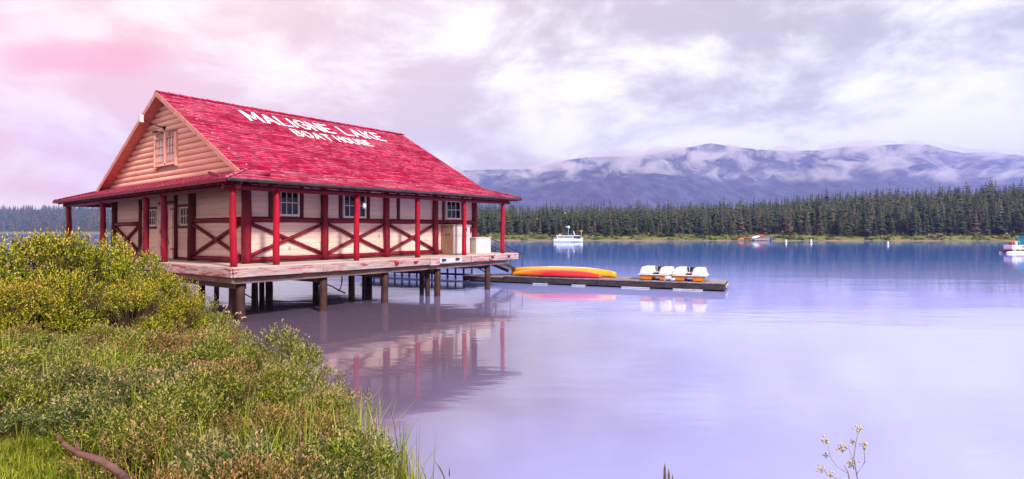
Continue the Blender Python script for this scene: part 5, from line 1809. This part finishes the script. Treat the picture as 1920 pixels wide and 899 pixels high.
def pick_tuft(r_, n):
    tf = np.array(tuft)[r_.integers(0, len(tuft), n)]
    D = tf[:, 1] + r_.normal(0, 0.16, n)
    return (tf[:, 0] - 960) / 1080.78 * D + r_.normal(0, 0.14, n), D


def pick_all(r_, n):
    D = 2.6 + 12 * r_.random(n) ** 1.6
    px = np.where(D < 4.9, r_.uniform(140, 790, n), r_.uniform(-60, 790, n))
    return (px - 960) / 1080.78 * D, D


def pick_lawn(r_, n):
    D = r_.uniform(3.1, 5.0, n)
    return (r_.uniform(-80, 150, n) - 960) / 1080.78 * D, D


gob = link(bpy.data.objects.new('tall_grass', blades(1500, pick_tuft, 0.35, 0.85, 0.0065, 71, 0.7)))
tag(gob, 'bright green tall grass blades growing through the shrubs', 'grass', kind='stuff')
gob = link(bpy.data.objects.new('bank_grass', blades(3600, pick_all, 0.2, 0.62, 0.0045, 72, 0.6)))
tag(gob, 'thin grass scattered over the sloping bank', 'grass', kind='stuff')
gob = link(bpy.data.objects.new('dry_stems', blades(900, pick_all, 0.35, 0.75, 0.0035, 74, 0.35)))
gob.data.materials[0] = M['drystem']
tag(gob, 'dry reddish brown stems standing up between the shrubs', 'stems', kind='stuff')
gob = link(bpy.data.objects.new('lawn_grass', blades(7000, pick_lawn, 0.03, 0.10, 0.003, 73, 0.9)))
tag(gob, 'short mossy grass patch in the lower left corner', 'grass', kind='stuff')


# sedge clumps at the water's edge
def sedge(label, px, D, n_, lmin, lmax, seed, lean=0.25, spikes=0):
    r_ = np.random.default_rng(seed)
    x_ = (px - 960) / 1080.78 * D
    z_, d = ground_pt(x_, D)
    z_ = max(z_, -0.1)
    root = empty('sedge_clump', (x_, D, z_))
    tag(root, label, 'sedge')
    for i in range(n_):
        a = r_.uniform(0, 6.28)
        L_ = r_.uniform(lmin, lmax)
        le = lean * r_.uniform(0.2, 1.0)
        p0 = Vector((r_.normal(0, .03), r_.normal(0, .03), -0.02))
        mb = MB()
        V = []
        sdv = Vector((-math.sin(a), math.cos(a), 0)) * 0.006
        for t in (0, 0.4, 0.75, 1.0):
            c = p0 + Vector((math.cos(a), math.sin(a), 0)) * L_ * le * t * t + Vector((0, 0, L_ * t * (1 - 0.3 * le * t)))
            w = sdv * (1 - t ** 2 * 0.95)
            V += [c - w, c + w]
        mb.add(V, [(0, 1, 3, 2), (2, 3, 5, 4), (4, 5, 7, 6)])
        mb.build('blade', M['sedge'], root)
        if i < spikes:
            top = (V[-1] + V[-2]) / 2
            MB().tube([top - Vector((0, 0, 0.07)), top - Vector((0, 0, 0.03)), top + Vector((0, 0, 0.012))], [0.003, 0.007, 0.002], 6).build('seed_head', M['cattail'], root)
    return root


sedge('sedge stems leaning out of the shallows beside the soil edge', 655, 7.55, 7, 0.35, 0.75, 1, 0.35, 4)
sedge('dry sedge stalk standing in the water near the deck shadow', 577, 9.2, 4, 0.4, 0.65, 2, 0.15, 2)
sedge('bright sedge clump at the lower tip of the bank', 735, 5.9, 9, 0.25, 0.5, 3, 0.5, 0)
sedge('thin sedge tuft rising at the bottom edge of the water', 800, 5.2, 5, 0.3, 0.42, 4, 0.6, 1)
sedge('pale sedge tuft by the bottom of the gravel edge', 700, 6.4, 8, 0.2, 0.38, 5, 0.5, 2)

# dead branch in the lower left
D = 3.0
pb_ = [(108, 822), (125, 838), (150, 852), (185, 862), (215, 880), (245, 905)]
bp = [Vector(((px - 960) / 1080.78 * (D + 0.02 * i), D + 0.02 * i, 2.6 - (py - 433.8) / 1080.78 * (D + 0.02 * i))) for i, (px, py) in enumerate(pb_)]
brn = empty('dead_branch', bp[-1])
tag(brn, 'bare reddish dead branch lying in the shrubs at lower left', 'branch')
MB().tube([p - bp[-1] for p in bp], [0.008, 0.013, 0.017, 0.018, 0.019, 0.021], 9, wob=0.12).build('main_stem', M['deadwood'], brn)
MB().tube([bp[2] - bp[-1], bp[2] - bp[-1] + Vector((-0.015, 0, 0.06))], [0.012, 0.006], 7).build('twig', M['deadwood'], brn)
MB().tube([bp[0] - bp[-1] + Vector((0.02, 0, -0.02)), bp[0] - bp[-1] + Vector((0.0, 0, 0.03))], [0.007, 0.002], 6).build('twig', M['deadwood'], brn)


# flowering umbels at lower right, seed spikes at the bottom edge
def pxp(px, py, D):
    return Vector(((px - 960) / 1080.78 * D, D, 2.6 - (py - 433.8) / 1080.78 * D))


D = 2.7
g0 = pxp(1612, 899, D)
zg, _ = ground_pt(g0.x, D)
fw = empty('umbel_plant', (g0.x, D, zg))
tag(fw, 'dry cream flowered plant with branching stems at lower right', 'plant')
org = Vector((g0.x, D, zg))


def stem(pts_, r0, r1):
    ps = [p - org for p in pts_]
    MB().tube(ps, [r0 + (r1 - r0) * i / (len(ps) - 1) for i in range(len(ps))], 6).build('stem', M['umbelstem'], fw)


stem([org + Vector((-0.01, 0, -0.03)), pxp(1608, 899, D), pxp(1601, 860, D), pxp(1604, 835, D), pxp(1609, 812, D)], 0.0035, 0.0015)
stem([org + Vector((-0.04, 0.02, -0.03)), pxp(1594, 905, D), pxp(1590, 885, D), pxp(1583, 872, D)], 0.004, 0.0022)
stem([pxp(1601, 880, D), pxp(1598, 858, D), pxp(1592, 842, D)], 0.0025, 0.0012)
stem([pxp(1590, 888, D), pxp(1570, 876, D), pxp(1557, 858, D), pxp(1552, 835, D)], 0.002, 0.001)
stem([pxp(1594, 905, D), pxp(1570, 898, D), pxp(1550, 888, D), pxp(1541, 880, D)], 0.003, 0.0015)
stem([pxp(1606, 890, D), pxp(1622, 866, D), pxp(1620, 846, D), pxp(1622, 836, D)], 0.0018, 0.001)
stem([pxp(1592, 842, D), pxp(1580, 838, D)], 0.0015, 0.001)
r3 = random.Random(5)
for (px, py, w, n_) in ((1610, 803, 11, 22), (1549, 826, 8, 18), (1580, 838, 13, 26), (1622, 835, 11, 18), (1594, 868, 12, 22), (1541, 878, 11, 20), (1598, 828, 8, 9), (1557, 888, 10, 12), (1550, 853, 8, 8)):
    mb = MB()
    for _ in range(n_):
        p = pxp(px + r3.gauss(0, w * .42), py + r3.gauss(0, w * .33), D + r3.gauss(0, 0.012)) - org
        r_ = r3.uniform(0.0025, 0.0052)
        mb.tube([p - Vector((0, 0, r_)), p - Vector((0, 0, r_ * .3)), p + Vector((0, 0, r_ * .5)), p + Vector((0, 0, r_))], [r_ * .4, r_, r_ * .9, r_ * .25], 5)
        c = pxp(px, py + w * 0.9, D) - org
        mb.tube([c, p], 0.0005, 3, cap=False)
    mb.build('flower_head', M['umbel'] if n_ > 10 else M['umbelstem'], fw)

D = 3.0
sp0 = pxp(1254, 920, D)
zg, _ = ground_pt(sp0.x, D)
spk = empty('seed_spike_plant', (sp0.x, D, zg))
tag(spk, 'three brown seed spikes poking up at the bottom edge', 'plant')
org = Vector((sp0.x, D, zg))
for px, py in ((1246.5, 869), (1254, 880), (1261, 889)):
    top = pxp(px, py, D) - org
    bot = Vector((top.x + 0.01, 0, -0.02))
    MB().tube([bot, top - Vector((0, 0, 0.16))], 0.003, 6).build('stem', M['umbelstem'], spk)
    MB().tube([top - Vector((0, 0, 0.17)), top - Vector((0, 0, 0.1)), top - Vector((0, 0, 0.03)), top], [0.006, 0.009, 0.006, 0.001], 8, wob=0.15).build('seed_head', M['cattail'], spk)
D = 4.6
sp0 = pxp(835, 920, D)
zg, _ = ground_pt(sp0.x, D)
org = Vector((sp0.x, D, zg))
sk = empty('dry_stalk', org)
tag(sk, 'single dark dry stalk leaning over the water at the bottom edge', 'plant')
MB().tube([Vector((0, 0, -0.02)), pxp(833, 895, D) - org, pxp(826, 880, D) - org, pxp(815, 864, D) - org], [0.004, 0.005, 0.006, 0.001], 6).build('stem', M['cattail'], sk)
# pale umbels leaning over the water by the deck corner
D = 12.6
for j, (px0, py0, tips) in enumerate((((425, 640, ((447, 588), (456, 596), (446, 604), (436, 602)))), ((405, 600, ((424, 575), (428, 585)))))):
    b0 = pxp(px0, py0, D)
    zg, _ = ground_pt(b0.x, D)
    org = Vector((b0.x, D, min(zg, b0.z)))
    dp = empty('dry_umbel', org)
    tag(dp, ('dry pale umbel stalks drooping over the water at the deck corner', 'two dry pale umbels standing in front of the corner pile')[j], 'plant')
    for px, py in tips:
        tpt = pxp(px, py, D) - org
        MB().tube([Vector((0, 0, 0)), tpt * 0.5 + Vector((-0.02, 0, 0.05)), tpt], [0.006, 0.005, 0.003], 5).build('stem', M['umbelstem'], dp)
        mb = MB()
        for _ in range(9):
            p = tpt + Vector((r3.gauss(0, .03), r3.gauss(0, .03), r3.gauss(0, .018)))
            mb.tube([p - Vector((0, 0, .012)), p, p + Vector((0, 0, .012))], [.004, .013, .004], 5)
        mb.build('flower_head', M['umbel'], dp)

# stones along the water line
stn = []
for i in range(6):
    bm = bmesh.new()
    bmesh.ops.create_icosphere(bm, subdivisions=2, radius=1.0)
    for v_ in bm.verts:
        n_ = v_.co.normalized()
        v_.co *= 1 + 0.18 * math.sin(n_.x * 3 + i) + 0.14 * math.sin(n_.y * 4 + 2 * i) + 0.1 * math.sin(n_.z * 5 + i)
        v_.co.z *= 0.6
    for f_ in bm.faces:
        f_.smooth = True
    me_ = bpy.data.meshes.new('stone')
    bm.to_mesh(me_)
    bm.free()
    me_.materials.append(M.setdefault('stone', surf('shore_stone', (0.22, 0.17, 0.17), (0.34, 0.28, 0.28), 3.0, rough=0.8, bump=0.4, objrand=0.3)))
    stn.append(me_)
SV, SF = [], []
off = 0
r4 = np.random.default_rng(9)
for i in range(900):
    k = r4.integers(0, len(SHORE) - 7) + 4
    t = r4.random()
    x = SHORE[k][0] * (1 - t) + SHORE[k + 1][0] * t + r4.normal(0, 0.09)
    y = SHORE[k][1] * (1 - t) + SHORE[k + 1][1] * t + r4.normal(0, 0.09)
    z, d = ground_pt(x, y)
    if z < -0.06:
        continue
    me_ = stn[int(r4.integers(0, 6))]
    s_ = r4.uniform(0.006, 0.035)
    co = np.zeros(len(me_.vertices) * 3, np.float32)
    me_.vertices.foreach_get('co', co)
    fi = np.array([p.vertices[:] for p in me_.polygons], np.int32)
    SV.append(co.reshape(-1, 3) * s_ + np.array([x, y, z + s_ * 0.2]))
    SF.append(fi + off)
    off += len(co) // 3
gv = link(bpy.data.objects.new('shore_gravel', np_mesh('shore_gravel', np.concatenate(SV), np.concatenate(SF), M['stone'], True)))
tag(gv, 'small pebbles and gravel along the water line of the bank', 'gravel', kind='stuff')

# ------------------------------------------------------------------ mist on the mountain and the haze of the air
def mist_mat():
    m = bpy.data.materials.new('mountain_mist')
    m.use_nodes = True
    q = NG(m.node_tree)
    co = q.n('ShaderNodeTexCoord').outputs['Object']
    n1_ = q.noise(q.n('ShaderNodeMapping', {0: co, 'Scale': (1.0, 0.5, 1.5), 'Rotation': (0, R(18), 0)}).outputs[0], 0.0062, 8.0, 0.70, 1.0)
    dn = q.rng(n1_, 0.515, 0.67, 0.0, 1.0, True)
    z = q.n('ShaderNodeSeparateXYZ', {0: co}).outputs[2]
    dn = q.m('MULTIPLY', dn, q.rng(z, 215.0, 300.0))
    dn = q.m('MULTIPLY', dn, 0.02)
    v = q.n('ShaderNodeVolumePrincipled', {'Color': (0.97, 0.93, 0.97, 1), 'Density': dn, 'Anisotropy': 0.2})
    out = q.n('ShaderNodeOutputMaterial')
    q.t.links.new(v.outputs[0], out.inputs['Volume'])
    m.cycles.volume_step_rate = 0.06
    return m


tb = np.linspace(-0.16, 1.02, 90)
tt = np.linspace(0.42, 1.0, 24)
TB, TT = np.meshgrid(tb, tt)
x, y, z = mountain_xyz(TB, TT)
lowv = np.stack([x, y - 10, z + 14], 2).reshape(-1, 3)
topv = np.stack([x, y - 60, z + 14 + 75 * np.clip((1.0 - TT) * 5, 0.02, 1)], 2).reshape(-1, 3)
nx, ny = len(tb), len(tt)
Fg = grid_faces(nx, ny)
nV = nx * ny
rim = [i for i in range(nx)] + [r_ * nx + nx - 1 for r_ in range(1, ny)] + [(ny - 1) * nx + i for i in range(nx - 2, -1, -1)] + [r_ * nx for r_ in range(ny - 2, 0, -1)]
sideF = np.array([(rim[i], rim[(i + 1) % len(rim)], rim[(i + 1) % len(rim)] + nV, rim[i] + nV) for i in range(len(rim))])
me = np_mesh('mountain_mist', np.concatenate([lowv, topv]), np.concatenate([Fg[:, ::-1], Fg + nV, sideF]), mist_mat())
tag(link(bpy.data.objects.new('mountain_mist', me)), 'wisps of white mist drifting across the mountain slope', 'mist', kind='stuff')

hz = bpy.data.materials.new('haze_air')
hz.use_nodes = True
q = NG(hz.node_tree)
v = q.n('ShaderNodeVolumePrincipled', {'Color': (0.40, 0.47, 1.0, 1), 'Density': 0.00017, 'Anisotropy': 0.0})
out = q.n('ShaderNodeOutputMaterial')
q.t.links.new(v.outputs[0], out.inputs['Volume'])
hb = MB().box((-2900, -450, -3.2), (4700, 4300, 620)).build('haze', hz)
tag(hb, 'pale blue haze in the air over the lake', 'haze', kind='stuff')
